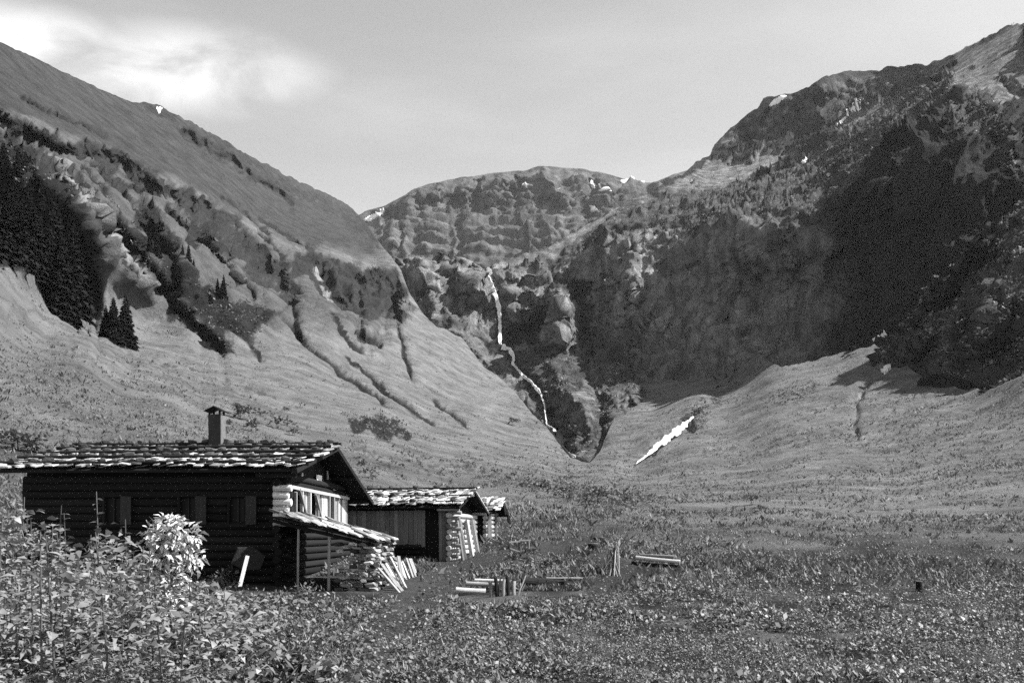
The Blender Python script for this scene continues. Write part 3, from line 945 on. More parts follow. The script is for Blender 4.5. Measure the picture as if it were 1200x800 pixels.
def rod(name, me, material, parent, a, b, roll=0.0, sc=1.0):
    """lay a mesh that runs along X (unit length) from a to b"""
    a, b = Vector(a), Vector(b)
    d = b - a
    q = d.to_track_quat('X', 'Z') @ Euler((roll, 0, 0)).to_quaternion()
    o = put(name, me, material, parent, (a + b) / 2, (0, 0, 0), (d.length, sc, sc))
    o.rotation_euler = q.to_euler()
    return o


def join_boxes(name, items, material, parent=None):
    """many small boxes in one mesh: items (centre, size, Euler)"""
    base = np.array([(x, y, z) for x in (-.5, .5) for y in (-.5, .5) for z in (-.5, .5)])
    fs = np.array([(0, 1, 3, 2), (4, 6, 7, 5), (0, 4, 5, 1), (2, 3, 7, 6), (0, 2, 6, 4), (1, 5, 7, 3)])
    V, Fc = [], []
    for k, (c, s, e) in enumerate(items):
        m = np.array(Euler(e).to_matrix())
        V.append((base * np.array(s)) @ m.T + np.array(c))
        Fc.append(fs + 8 * k)
    return np_mesh(name, np.concatenate(V), np.concatenate(Fc), material, parent=parent)


M_OLDWOOD = mat('old_shaded_wood', .0065, .9, .45, 2.0, .5, 9, stretch=(.25, 1, 1))  # old wood; shade of the front wall and overhangs is in its near-black tone
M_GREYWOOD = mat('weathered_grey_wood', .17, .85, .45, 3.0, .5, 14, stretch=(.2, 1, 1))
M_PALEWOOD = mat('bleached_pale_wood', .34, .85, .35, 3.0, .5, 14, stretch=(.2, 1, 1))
M_SHINGLE = mat('weathered_shingle', .28, .85, .85, 5.0, .5, 14, stretch=(1, .25, 1))
M_STONE = mat('roof_stone_grey', .05, .9, .55, 4.0, .6, 8)
M_SLAB = mat('pale_field_stone', .2, .9, .7, 4.0, .6, 8)
M_DARK = mat('dark_timber', .006, .95, .3, 2.0, .3)
M_BLACKMETAL = mat('sooty_chimney', .02, .8, .3, 4.0, .3)
M_WHITEP = mat('white_painted_board', .7, .7, .1, 4.0, .1)
M_GLASS = mat('dark_window_glass', .01, .6, .1, 2.0, 0.0, spec=.1)

SHINGLES = [me_box('shingle', 1, 1, 1, .035, k) for k in range(7)]
ROOFSTONES = [me_stone('roof_stone', 1, 1, 1, k) for k in range(6)]
BOARDS = [me_box('board', 1, 1, 1, .02, 50 + k) for k in range(5)]
POLES = [me_log('pole', 1, .5, .46, 7, .06, 70 + k, 3, .12) for k in range(4)]
LOGS = [me_log('log', 1, .5, .48, 9, .05, 80 + k, 3, .04) for k in range(4)]
WALLSTONES = [me_stone('stone', 1, 1, 1, 30 + k, 1, .14) for k in range(7)]


def roof_cover(roof, x0, x1, ya, za, yb, zb, rows, own, wmin=.13, wmax=.27, seed=1, thick=.032):
    """courses of split shingles from the eave (ya, za) up to the ridge (yb, zb); the first `own` are objects, the rest one part"""
    r = random.Random(seed)
    sl = math.hypot(yb - ya, zb - za)
    th = math.atan2(zb - za, yb - ya)
    n, rest = 0, []
    for k in range(rows):
        s0 = sl * k / rows
        ln = sl / rows * 1.75
        x = x0 + r.uniform(-.1, .05)
        while x < x1:
            w = r.uniform(wmin, wmax)
            if r.random() < .15:
                x += w * .8
                continue
            s = s0 + ln / 2 + r.uniform(-.2, .16)
            lift = .055 + thick * .6 + r.uniform(0, .06)
            y = ya + math.cos(th) * s - math.sin(th) * lift
            z = za + math.sin(th) * s + math.cos(th) * lift
            tilt = th - r.uniform(.0, .12) * (1.7 if r.random() < .15 else 1)
            e = (tilt, r.uniform(-.22, .16), r.uniform(-.16, .16))
            size = (w * .95, ln * r.uniform(.85, 1.05), thick * r.uniform(.6, 1.5))
            if n < own:
                put('shingle', SHINGLES[r.randrange(7)], M_SHINGLE, roof, (x + w / 2, y, z), e, size)
                n += 1
            else:
                rest.append(((x + w / 2, y, z), size, e))
            x += w
    if rest:
        tag(join_boxes('upper_shingles', rest, M_SHINGLE, roof), kind='stuff')


def on_slope(ya, za, yb, zb, f, lift):
    th = math.atan2(zb - za, yb - ya)
    return ya + (yb - ya) * f - math.sin(th) * lift, za + (zb - za) * f + math.cos(th) * lift


def gable_prism(name, x0, x1, prof, material, parent, th=.06):
    """roof deck: profile of (y, z) from front eave over ridge to rear eave, given thickness"""
    n = len(prof)
    vs_, fs = [], []
    for x in (x0, x1):
        for y, z in prof:
            vs_.append((x, y, z))
        for y, z in prof:
            vs_.append((x, y, z - th))
    o = 2 * n
    for k in range(n - 1):
        fs += [(k, k + 1, o + k + 1, o + k), (n + k, o + n + k, o + n + k + 1, n + k + 1), (k, n + k, n + k + 1, k + 1), (o + k, o + k + 1, o + n + k + 1, o + n + k)]
    fs += [(0, o, o + n, n), (n - 1, 2 * n - 1, o + 2 * n - 1, o + n - 1)]
    me = bpy.data.meshes.new(name)
    me.from_pydata(vs_, [], fs)
    me.update()
    me.materials.append(material)
    return link(bpy.data.objects.new(name, me), parent)


# ------------------------------------------------------------------ the long hut
HX, HY = (329 - U0) / F * 24.7, 24.7
HZ = -0.05
hut = empty('alpine_hut', (HX, HY, HZ), math.radians(-3))
tag(hut, 'long low log hut with stone-weighted shingle roof and tall square chimney', 'hut')
FE, RI, RE = (-.75, 3.45), (3.6, 4.50), (8.9, 2.90)       # front eave, ridge, rear eave (y, z)
RX0, RX1 = -8.1, .66


def hut_build():
    r = random.Random(5)
    # front wall of squared logs
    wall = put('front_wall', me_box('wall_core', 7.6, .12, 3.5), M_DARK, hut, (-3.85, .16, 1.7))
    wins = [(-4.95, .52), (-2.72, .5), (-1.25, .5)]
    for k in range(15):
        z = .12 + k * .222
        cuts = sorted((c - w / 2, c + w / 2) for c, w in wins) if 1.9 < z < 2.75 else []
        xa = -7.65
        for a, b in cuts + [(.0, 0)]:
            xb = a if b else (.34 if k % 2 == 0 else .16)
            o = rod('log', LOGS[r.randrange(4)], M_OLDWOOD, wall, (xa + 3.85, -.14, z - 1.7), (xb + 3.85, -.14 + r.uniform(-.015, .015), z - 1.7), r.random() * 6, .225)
            xa = b
    for c, w in wins:
        win = put('window', me_box('pane', w, .03, .82), M_GLASS, hut, (c, .05, 2.32))
        for dx in (-w / 2, w / 2):
            put('frame', BOARDS[0], M_OLDWOOD, win, (dx, -.10, 0), (0, 0, 0), (.06, .16, .9))
        for dz in (-.43, .43):
            put('frame', BOARDS[1], M_OLDWOOD, win, (0, -.11, dz), (0, 0, 0), (w + .14, .17, .06))
        put('mullion', BOARDS[2], mat('grey_shutter', .022), win, (0, -.06, 0), (0, 0, 0), (.035, .03, .8))
        put('shutter', BOARDS[3], mat('grey_shutter', .022, .9, .3, 5, .4), win, (w / 2 + .2, -.27, 0), (0, 0, .1), (.3, .03, .82))
    # left and rear walls (behind, kept simple but solid)
    put('rear_wall', me_box('rear_wall', 7.6, .2, 2.9), M_OLDWOOD, hut, (-3.85, 8.0, 1.4))
    put('left_wall', me_box('left_wall', .2, 7.9, 3.4), M_OLDWOOD, hut, (-7.65, 4.0, 1.6))
    # gable wall towards the sun
    gw = put('gable_wall', me_box('gable_core', .12, 7.7, 3.3), M_DARK, hut, (-.14, 4.0, 1.6))
    for k in range(15):
        z = .23 + k * .222
        if 1.95 < z < 3.05:
            continue
        xo = -.02
        ya, yb = (-.36 if k % 2 else -.18), 8.1
        if z > 3.0:
            yb = 7.2
        rod('log', LOGS[r.randrange(4)], M_OLDWOOD if z < 2 or z > 3 else M_GREYWOOD, gw, (xo + .14, ya - 4, z - 1.6), (xo + .14, yb - 4, z - 1.6), r.random() * 6, .22)  # dark tone gives the lean-to interior its shade
    # crossing log ends on the sunny corner
    for k in range(6):
        z = 1.95 + k * .2
        rod('log_end', LOGS[k % 4], M_PALEWOOD, gw, (.02, -4.26 + .02 * (k % 2), z - 1.6), (.46 + .08 * (k % 2), -4.26, z - 1.6), k, .2)
    # boarded gallery of the gable with two open window holes
    y = .1
    holes = [(.55, 1.75), (2.6, 3.5), (4.9, 5.5)]
    while y < 7.6:
        w = r.uniform(.16, .3)
        c = y + w / 2
        mt = M_PALEWOOD if r.random() < .6 else M_GREYWOOD
        if any(a < c < b for a, b in holes):
            put('board', BOARDS[r.randrange(5)], mt, gw, (.16, c - 4, 2.03 - 1.6), (r.uniform(-.03, .03), 0, 0), (.03, w * .94, .22))
        else:
            put('board', BOARDS[r.randrange(5)], mt, gw, (.16 + r.uniform(-.01, .02), c - 4, 2.5 - 1.6 + r.uniform(-.05, .05)), (r.uniform(-.02, .02), 0, 0), (.03, w * .94, 1.15))
        y += w
    rod('rail', BOARDS[1], M_PALEWOOD, gw, (.24, -4.0, 3.04 - 1.6), (.24, 3.6, 2.98 - 1.6), 0, .1)
    rod('rail', BOARDS[2], M_PALEWOOD, gw, (.25, -4.0, 1.98 - 1.6), (.25, 3.6, 1.95 - 1.6), 0, .1)
    for a, b in holes:
        for yy in (a, b):
            rod('post', BOARDS[3], M_PALEWOOD, gw, (.23, yy - 4, 1.9 - 1.6), (.23, yy - 4, 3.05 - 1.6), 0, .09)
    for a, b, c, d in ((1.35, 3.0, 2.3, 2.0), (3.1, 2.95, 3.9, 2.05), (1.0, 2.1, 1.0, 2.9)):
        rod('brace', BOARDS[4], M_GREYWOOD, gw, (.27, a - 4, b - 1.6), (.27, c - 4, d - 1.6), 0, .08)
    # gable triangle under the verge, overhang shadow put into its near-black boards
    n = 22
    for k in range(n):
        y0 = -.2 + k * 8.4 / n
        yc = y0 + 4.2 / n
        zt = (FE[1] + (RI[1] - FE[1]) * (yc - FE[0]) / (RI[0] - FE[0]) if yc < RI[0] else RI[1] + (RE[1] - RI[1]) * (yc - RI[0]) / (RE[0] - RI[0])) - .1
        zb = 3.02 + r.uniform(-.06, .02)
        if zt - zb > .1:
            put('gable_board', BOARDS[k % 5], M_OLDWOOD, gw, (-.02 + r.uniform(-.012, .012), yc - 4, (zt + zb) / 2 - 1.6), (0, 0, 0), (.03, 8.4 / n * .95, zt - zb))
    put('white_panel', me_box('white_panel', .03, .55, .27, .01, 4), M_WHITEP, gw, (.10, 4.15 - 4, 3.48 - 1.6))
    put('white_panel', me_box('white_panel', .03, .35, .2, .01, 5), M_WHITEP, gw, (.10, 6.1 - 4, 3.25 - 1.6))
    for yy, zz in ((1.4, 3.3), (2.2, 3.42), (5.2, 3.7)):
        put('sun_spot_slat', BOARDS[2], M_PALEWOOD, gw, (.10, yy - 4, zz - 1.6), (r.uniform(-.4, .4), 0, 0), (.03, .12, .3))  # bright bits imitate sun spots let through by shingle gaps
    # purlins showing under the verge
    for yy, zz in ((-.5, FE[1] - .14), (1.5, 3.86), (RI[0], RI[1] - .2), (6.0, 3.62), (8.5, 2.88)):
        rod('purlin', LOGS[1], M_OLDWOOD, gw, (-.4, yy - 4, zz - 1.6), (.74, yy - 4, zz - 1.6), 1, .17)
    # roof
    roof = gable_prism('roof', RX0, RX1, [FE, RI, RE], M_DARK, hut, .07)
    roof_cover(roof, RX0 - .05, RX1 + .06, FE[0] - .1, FE[1], RI[0], RI[1], 12, 300, seed=3)
    rest = []
    for k in range(9):                                                   # rear slope
        f = (k + .5) / 9
        yy, zz = on_slope(RI[0], RI[1], RE[0], RE[1], f, .05)
        for j in range(10):
            rest.append(((RX0 + .44 + j * .88, yy, zz), (.8, .72, .04), (math.atan2(RE[1] - RI[1], RE[0] - RI[0]) + r.uniform(-.03, .03), 0, 0)))
    tag(join_boxes('rear_shingles', rest, M_SHINGLE, roof), kind='stuff')
    for f in (.06, .30, .53, .76, .965):
        yy, zz = on_slope(*FE, *RI, f, .17)
        xa = RX0 - .1
        while xa < RX1 - .5:
            xb = min(xa + r.uniform(2.6, 4.5), RX1 + .15)
            rod('batten', POLES[r.randrange(4)], M_OLDWOOD, roof, (xa, yy + r.uniform(-.05, .05), zz), (xb, yy + r.uniform(-.05, .05), zz + r.uniform(-.02, .03)), r.random() * 6, .11)
            xa = xb - .1
        x = RX0 + r.uniform(.1, .5)
        while x < RX1:
            s = r.uniform(.14, .30)
            y2, z2 = on_slope(*FE, *RI, f, .17 + s * .16)
            put('roof_stone', ROOFSTONES[r.randrange(6)], M_STONE, roof, (x, y2 + .1 + s * .2, z2 + .04), (.2, r.uniform(-.2, .2), r.random() * 6), (s * r.uniform(.9, 1.5), s, s * r.uniform(.5, .85)))
            x += r.uniform(.2, .6)
    # verge boards on the sunny gable
    for (ya, za), (yb, zb) in (((FE[0] - .1, FE[1]), RI), (RI, (RE[0] + .1, RE[1]))):
        rod('verge_board', BOARDS[0], M_OLDWOOD, roof, (RX1 + .02, ya, za - .04), (RX1 + .02, yb, zb - .04), 0, .14)
    rod('ridge_pole', POLES[0], M_OLDWOOD, roof, (RX0 - .1, RI[0] + .05, RI[1] + .12), (RX1 + .18, RI[0] + .05, RI[1] + .12), 0, .12)
    # chimney
    cx, cy = -3.27, 3.4
    ch = put('chimney', me_box('chimney_shaft', .40, .42, 1.25, .01, 2), mat('chimney_boards', .02, .9, .3, 5, .4), hut, (cx, cy, 4.95))
    for sx in (-1, 1):
        for sy in (-1, 1):
            put('post', BOARDS[0], M_OLDWOOD, ch, (sx * .17, sy * .18, .68), (0, 0, 0), (.05, .05, .16))
    for s in (-1, 1):
        put('cap_board', BOARDS[1], M_OLDWOOD, ch, (s * .14, 0, .80), (0, s * .45, 0), (.36, .58, .04))
    put('sunny_board', BOARDS[2], mat('sunlit_side_tone', .07, .9, .4, 6, .4), ch, (.212, 0, 0), (0, 0, 0), (.02, .40, 1.2))  # right face lighter: sunlight put into the board colour


hut_build()


# ---- lean-to against the sunny gable
def leanto_build():
    r = random.Random(9)
    lt = empty('lean_to', (HX, HY, HZ), math.radians(-3))
    tag(lt, 'open lean-to with slab-covered roof built against the hut gable', 'lean-to')
    xa, za, xb, zb = .12, 2.12, 3.05, 1.42
    th = math.atan2(zb - za, xb - xa)
    roof = put('roof', me_box('lean_roof', math.hypot(xb - xa, zb - za), 3.5, .06, .02, 3), M_DARK, lt, ((xa + xb) / 2, .45, (za + zb) / 2), (0, -th, 0))
    L_ = math.hypot(xb - xa, zb - za)
    for k in range(8):
        for j in range(8):
            sx, sy = r.uniform(.34, .6), r.uniform(.36, .62)
            me = WALLSTONES[r.randrange(7)] if r.random() < .6 else BOARDS[r.randrange(5)]
            x = L_ / 2 - .16 - k * L_ / 8 + r.uniform(-.08, .08)
            put('roof_slab', me, M_SLAB if r.random() < .55 else M_SHINGLE, roof, (x, -1.68 + j * .47 + r.uniform(-.08, .08), .055 + .012 * k + r.uniform(0, .04)), (r.uniform(-.05, .05), .10 + r.uniform(-.06, .1), r.uniform(-.5, .5)), (sx, sy, r.uniform(.04, .08)))
    for x, z, d in ((1.72, 1.76, .09), (.86, 1.9, .07)):
        rod('post', POLES[0], M_GREYWOOD, lt, (x, -1.18, -.1), (x + .02, -1.18, z - .05), 0, d)
    rod('beam', POLES[1], M_OLDWOOD, lt, (.1, -1.2, 2.02), (3.0, -1.2, 1.32), 0, .1)
    rod('beam', POLES[2], M_OLDWOOD, lt, (.1, 1.9, 2.02), (3.0, 1.9, 1.32), 0, .1)
    rod('post', POLES[3], M_OLDWOOD, lt, (2.9, 1.9, -.05), (2.9, 1.9, 1.34), 0, .1)
    # rubble wall that carries the low side
    st = empty('dry_stone_wall', (HX, HY, HZ), math.radians(-3))
    tag(st, 'rough dry-stone wall under the low side of the lean-to roof', 'stone wall')
    z = -.12
    k = 0
    while z < 1.32:
        h = r.uniform(.07, .13)
        spots = [(2.02 + j * .34 + (k % 2) * .15 + r.uniform(-.06, .06), -1.12 + r.uniform(-.06, .05), .36, .34) for j in range(3)]
        spots += [(2.86 + r.uniform(-.07, .07), -.75 + j * .42 + (k % 2) * .2, .36, .44) for j in range(7)]
        for x, y, a, b in spots:
            if r.random() < .14:
                continue
            a, b = a * r.uniform(.55, 1.15), b * r.uniform(.55, 1.1)
            y += r.uniform(-.12, .08)
            put('stone', WALLSTONES[r.randrange(7)], M_SLAB if r.random() < .75 else M_STONE, st, (x, y, z + h / 2), (r.uniform(-.12, .12), r.uniform(-.12, .12), r.uniform(-.4, .4)), (a * r.uniform(.8, 1.25), b * r.uniform(.8, 1.2), h * 1.25))
        z += h
        k += 1


leanto_build()


# ------------------------------------------------------------------ the plank shed
SX, SY = (527 - U0) / F * 34.6, 34.6
SZ = ground_z(SX, SY) - .05
shed = empty('plank_shed', (SX, SY, SZ), math.radians(-11))
tag(shed, 'low shed of upright grey boards with shingle roof beside the long hut', 'shed')


def shed_build():
    r = random.Random(21)
    z0 = SZ
    fe, ri, re = (-.5, 2.66 - z0), (2.1, 3.42 - z0), (4.8, 2.5 - z0)
    core = put('front_wall', me_box('shed_core', 5.6, .1, fe[1] - .02), M_DARK, shed, (-2.8, .12, (fe[1] - .02) / 2))
    x = -5.5
    while x < -.02:
        w = r.uniform(.13, .24)
        low = r.uniform(.55, .75) if x < -1.1 else .05
        top = fe[1] - .12
        c = x + w / 2
        if not (-.95 < c < -.5):
            put('board', BOARDS[r.randrange(5)], mat('grey_shed_board', .13, .9, .3, 3.0, .5, 14, stretch=(1, 1, .2)), core, (c + 2.8, -.1 + r.uniform(-.015, .01), (low + top) / 2 - (fe[1] - .02) / 2), (0, r.uniform(-.012, .012), 0), (w * .94, .028, top - low))
        x += w
    put('door', me_box('door', .46, .03, 1.6), M_DARK, shed, (-.72, .05, .85))
    for z in (.14, .36, .58):
        rod('log', LOGS[0], M_OLDWOOD, core, (-2.6, -.12, z - (fe[1] - .1) / 2), (1.6, -.12, z - (fe[1] - .1) / 2), 1, .2)
    rod('leaning_post', BOARDS[1], M_GREYWOOD, core, (.2, -.5, -.95), (.2, -.3, .15), 0, .13)
    rod('leaning_post', BOARDS[2], M_GREYWOOD, core, (-.3, -.5, -.95), (-.05, -.3, .1), 0, .12)
    put('rear_wall', me_box('shed_rear', 4.0, .2, fe[1] - .3), M_OLDWOOD, shed, (-2.0, 4.2, (fe[1] - .3) / 2))
    put('left_wall', me_box('shed_left', .2, 4.2, fe[1] - .1), M_OLDWOOD, shed, (-3.9, 2.1, (fe[1] - .1) / 2))
    gw = put('gable_wall', me_box('shed_gable', .1, 4.2, fe[1] - .1), M_DARK, shed, (-.12, 2.1, (fe[1] - .1) / 2))
    gz = (fe[1] - .1) / 2
    for k in range(9):
        z = .14 + k * .22
        rod('log', LOGS[k % 4], M_PALEWOOD if k % 3 else M_GREYWOOD, gw, (.14, -2.4 + .12 * (k % 2), z - gz), (.14, 2.3, z - gz), k, .21)
        rod('log_end', LOGS[k % 4], M_GREYWOOD, gw, (.1, -2.15, z + .1 - gz), (.5 + .06 * (k % 3), -2.15, z + .1 - gz), k, .17)
    for k, (y, lean, w) in enumerate(((-1.75, .1, .16), (-1.4, -.05, .22), (-1.25, .12, .14), (-.1, .05, .26), (.9, -.03, .24), (1.15, .06, .16))):
        rod('board', BOARDS[k % 5], M_PALEWOOD if k in (1, 3, 4) else M_GREYWOOD, gw, (.62, y - lean, -gz - .02), (.3, y + lean, 1.75 - gz), 0, w * .6)
    for k in range(13):
        y0 = k * 4.4 / 13 - .1
        zt = (fe[1] + (ri[1] - fe[1]) * (y0 + .5) / 2.6 if y0 < 2.1 else ri[1] + (re[1] - ri[1]) * (y0 - 2.1) / 2.7) - .1
        zb = fe[1] - .2
        if zt - zb > .08:
            put('gable_board', BOARDS[k % 5], M_OLDWOOD, gw, (-.02, y0 + .17 - 2.1, (zt + zb) / 2 - gz), (0, 0, 0), (.03, .31, zt - zb))
    for yy, zz in ((-.35, fe[1] - .08), (ri[0], ri[1] - .17), (4.5, re[1] + .0)):
        rod('purlin', LOGS[1], M_GREYWOOD, gw, (-.3, yy - 2.1, zz - gz), (.62, yy - 2.1, zz - gz), 0, .15)
    roof = gable_prism('roof', -5.8, .5, [fe, ri, re], M_DARK, shed, .06)
    roof_cover(roof, -5.8, .55, fe[0] - .08, fe[1], ri[0], ri[1], 8, 200, .14, .3, seed=6)
    rest = []
    for k in range(6):
        yy, zz = on_slope(*ri, *re, (k + .5) / 6, .05)
        for j in range(8):
            rest.append(((-5.8 + .4 + j * .8, yy, zz), (.74, .56, .04), (math.atan2(re[1] - ri[1], re[0] - ri[0]) + r.uniform(-.03, .03), 0, 0)))
    tag(join_boxes('rear_shingles', rest, M_SHINGLE, roof), kind='stuff')
    for f in (.12, .5, .98):
        yy, zz = on_slope(*fe, *ri, f, .15)
        rod('batten', POLES[r.randrange(4)], M_OLDWOOD, roof, (-5.8, yy, zz), (.7, yy + r.uniform(-.1, .1), zz), 0, .1)
        x = -5.4
        while x < .4:
            s = r.uniform(.15, .3)
            y2, z2 = on_slope(*fe, *ri, f, .2)
            put('roof_stone', ROOFSTONES[r.randrange(6)], M_STONE, roof, (x, y2 + .12, z2 + .03), (.2, 0, r.random() * 6), (s * 1.2, s, s * .7))
            x += r.uniform(.5, 1.3)
    for (ya, za), (yb, zb) in (((fe[0] - .08, fe[1]), ri), (ri, (re[0] + .05, re[1]))):
        rod('verge_board', BOARDS[0], M_OLDWOOD, roof, (.52, ya, za - .03), (.52, yb, zb - .03), 0, .1)
    # ---- the little store behind it
    bx, by = (569 - U0) / F * 42.5, 42.5
    bz = ground_z(bx, by) - .05
    st = empty('small_log_store', (bx, by, bz), math.radians(-12))
    tag(st, 'tiny log store with shaggy dark gable behind the plank shed', 'shed')
    f2, r2, e2 = (-.5, 2.62 - bz), (1.1, 3.32 - bz), (2.7, 2.55 - bz)
    g2 = put('gable_wall', me_box('store_gable', .1, 2.2, f2[1] - .1), M_DARK, st, (-.1, 1.1, (f2[1] - .1) / 2))
    hz = (f2[1] - .1) / 2
    put('front_wall', me_box('store_front', 2.2, .1, f2[1] - .1), M_OLDWOOD, st, (-1.2, .05, hz))
    put('rear_wall', me_box('store_rear', 2.2, .1, f2[1] - .1), M_OLDWOOD, st, (-1.2, 2.2, hz))
    for k in range(9):
        z = .14 + k * .22
        rod('log', LOGS[k % 4], M_PALEWOOD if k % 2 else M_GREYWOOD, g2, (.12, -1.35, z - hz), (.12, 1.25, z - hz), k, .21)
    for y, w in ((-1.2, .16), (-.85, .2), (.4, .2)):
        rod('board', BOARDS[1], M_GREYWOOD, g2, (.3, y, -hz), (.25, y + .1, 1.5 - hz), 0, w * .6)
    for k in range(7):
        zt = (f2[1] + (r2[1] - f2[1]) * (k * .32 + .5) / 1.6 if k * .32 < 1.1 else r2[1] + (e2[1] - r2[1]) * (k * .32 - 1.1) / 1.6) - .08
        put('gable_board', BOARDS[k % 5], M_OLDWOOD, g2, (-.02, k * .32 + .16 - 1.1, (zt + f2[1] - .3) / 2 - hz), (0, 0, 0), (.03, .3, zt - f2[1] + .3))
    roof2 = gable_prism('roof', -2.5, .6, [f2, r2, e2], M_DARK, st, .06)
    roof_cover(roof2, -2.5, .66, f2[0] - .06, f2[1], r2[0], r2[1], 6, 100, .15, .3, seed=8)
    for k in range(12):
        f = k / 11
        yy, zz = on_slope(*r2, *e2, f, -.05)
        rod('bark_strip', BOARDS[k % 5], M_OLDWOOD, roof2, (.62, yy, zz + .05), (.66, yy + r.uniform(-.05, .05), zz - r.uniform(.2, .5)), 0, .08)


shed_build()


# ------------------------------------------------------------------ plants
def leaf_cloud(org, dirs, length, width, bend, roll=None, rng=RNG):
    """one bent leaf of two quads per entry; org, dirs (n,3); returns verts, faces"""
    n = len(org)
    d = dirs / (np.linalg.norm(dirs, axis=1, keepdims=True) + 1e-9)
    up = np.tile([0, 0, 1.0], (n, 1))
    side = np.cross(d, up)
    bad = np.linalg.norm(side, axis=1) < .05
    side[bad] = [1, 0, 0]
    side /= np.linalg.norm(side, axis=1, keepdims=True)
    if roll is not None:
        nn = np.cross(side, d)
        side = side * np.cos(roll)[:, None] + nn * np.sin(roll)[:, None]
    nrm = np.cross(side, d)
    L_, W, B = length[:, None], width[:, None], bend[:, None]
    pts = []
    for t, w, b in ((0, .18, 0), (.5, 1.0, .12), (1.0, .12, -.35)):
        c = org + d * L_ * t + nrm * L_ * B * b
        pts.append(c - side * W * w * .5)
        pts.append(c + side * W * w * .5)
    V = np.stack(pts, 1).reshape(-1, 3)
    base = (np.arange(n) * 6)[:, None]
    f = np.concatenate([base + np.array([0, 1, 3, 2]), base + np.array([2, 3, 5, 4])], 0)
    return V, f


def blade_cloud(org, dirs, length, width, rng=RNG):
    """one diamond-shaped quad per leaf, for foliage farther off"""
    n = len(org)
    d = dirs / (np.linalg.norm(dirs, axis=1, keepdims=True) + 1e-9)
    side = np.cross(d, rng.normal(0, .5, (n, 3)) + [0, 0, 1])
    side /= np.linalg.norm(side, axis=1, keepdims=True) + 1e-9
    L_, W = length[:, None], width[:, None]
    V = np.stack([org, org + d * L_ * .5 + side * W * .5, org + d * L_, org + d * L_ * .5 - side * W * .5], 1).reshape(-1, 3)
    return V, np.arange(n * 4).reshape(-1, 4)


def rand_dirs(n, zlo, zhi, rng=RNG):
    a = rng.uniform(0, 2 * np.pi, n)
    z = rng.uniform(zlo, zhi, n)
    return np.stack([np.cos(a), np.sin(a), z], 1)


def leaf_mat(name, base, var=.45, trans=.25, spec=.35):
    m = bpy.data.materials.new(name)
    m.use_nodes = True
    nt = m.node_tree
    N, L = nt.nodes.new, nt.links.new
    b = nt.nodes['Principled BSDF']
    b.inputs['Roughness'].default_value = .55
    b.inputs['Specular IOR Level'].default_value = spec
    at = N('ShaderNodeAttribute'); at.attribute_name = 'tone'
    g = N('ShaderNodeTexNoise'); g.inputs['Scale'].default_value = 25
    tc = N('ShaderNodeTexCoord'); L(tc.outputs['Object'], g.inputs['Vector'])
    mr = N('ShaderNodeMapRange'); mr.inputs[3].default_value = 1 - var * .5; mr.inputs[4].default_value = 1 + var * .5
    L(g.outputs[0], mr.inputs[0])
    m1 = N('ShaderNodeMath'); m1.operation = 'MULTIPLY_ADD'; m1.inputs[1].default_value = base * var * 2; m1.inputs[2].default_value = base * (1 - var)
    L(at.outputs['Fac'], m1.inputs[0])
    m2 = N('ShaderNodeMath'); m2.operation = 'MULTIPLY'
    L(m1.outputs[0], m2.inputs[0]); L(mr.outputs[0], m2.inputs[1])
    L(m2.outputs[0], b.inputs['Base Color'])
    if trans:
        tr = N('ShaderNodeBsdfTranslucent'); mx = N('ShaderNodeMixShader'); mx.inputs[0].default_value = trans
        L(m2.outputs[0], tr.inputs['Color'])
        out = nt.nodes['Material Output']
        L(b.outputs[0], mx.inputs[1]); L(tr.outputs[0], mx.inputs[2]); L(mx.outputs[0], out.inputs[0])
    return m


M_LEAF = leaf_mat('meadow_leaf', .1, .75, .12)
M_HERB = leaf_mat('tall_herb_leaf', .115, .75, .12)
M_TUFT = leaf_mat('grass_tussock', .095, .6, .15, .1)
M_SCRUB = leaf_mat('alder_scrub', .10, .6, .15, .08)
M_ALDER = leaf_mat('sunlit_alder', .17, .6, .2, .08)  # lighter copy of the alder scrub, sunlight put into its tone
M_SPRUCE = leaf_mat('spruce_needles', .009, .5, 0, .02)
M_BLOOM = leaf_mat('pale_leaf', .4, .6, .12)
M_STEM = mat('plant_stem', .06, .8, .3, 8, .2)
M_BARK = mat('bark', .04, .95, .4, 5, .6)


def grid_lookup(grid, u, v):
    """surface points and normals under pixels, from a terrain grid (vectorised, columns uniform enough)"""
    uc, V, D, P, n = grid[:5]
    ci = np.clip(np.searchsorted(uc, u), 1, len(uc) - 2)
    ok = np.zeros(len(u), bool)
    pts = np.zeros((len(u), 3)); nr = np.zeros((len(u), 3))
    order = np.argsort(ci)
    cols, starts = np.unique(ci[order], return_index=True)
    bounds = list(starts[1:]) + [len(u)]
    rows = np.arange(len(V))
    for c, a, b in zip(cols, starts, bounds):
        idx = order[a:b]
        fr = np.interp(-v[idx], -V[:, c], rows, left=-1, right=-1)
        good = fr >= 0
        i0 = np.clip(fr.astype(int), 0, len(V) - 2)
        t = (fr - i0)[:, None]
        pts[idx] = P[i0, c] * (1 - t) + P[i0 + 1, c] * t
        nr[idx] = n[i0, c]
        ok[idx] = good
    return pts, nr, ok


HUT_ZONE = [(0, 700), (0, 545), (440, 560), (540, 590), (578, 590), (578, 648), (530, 662), (450, 668), (440, 692), (395, 700), (335, 700), (270, 694), (200, 700)]


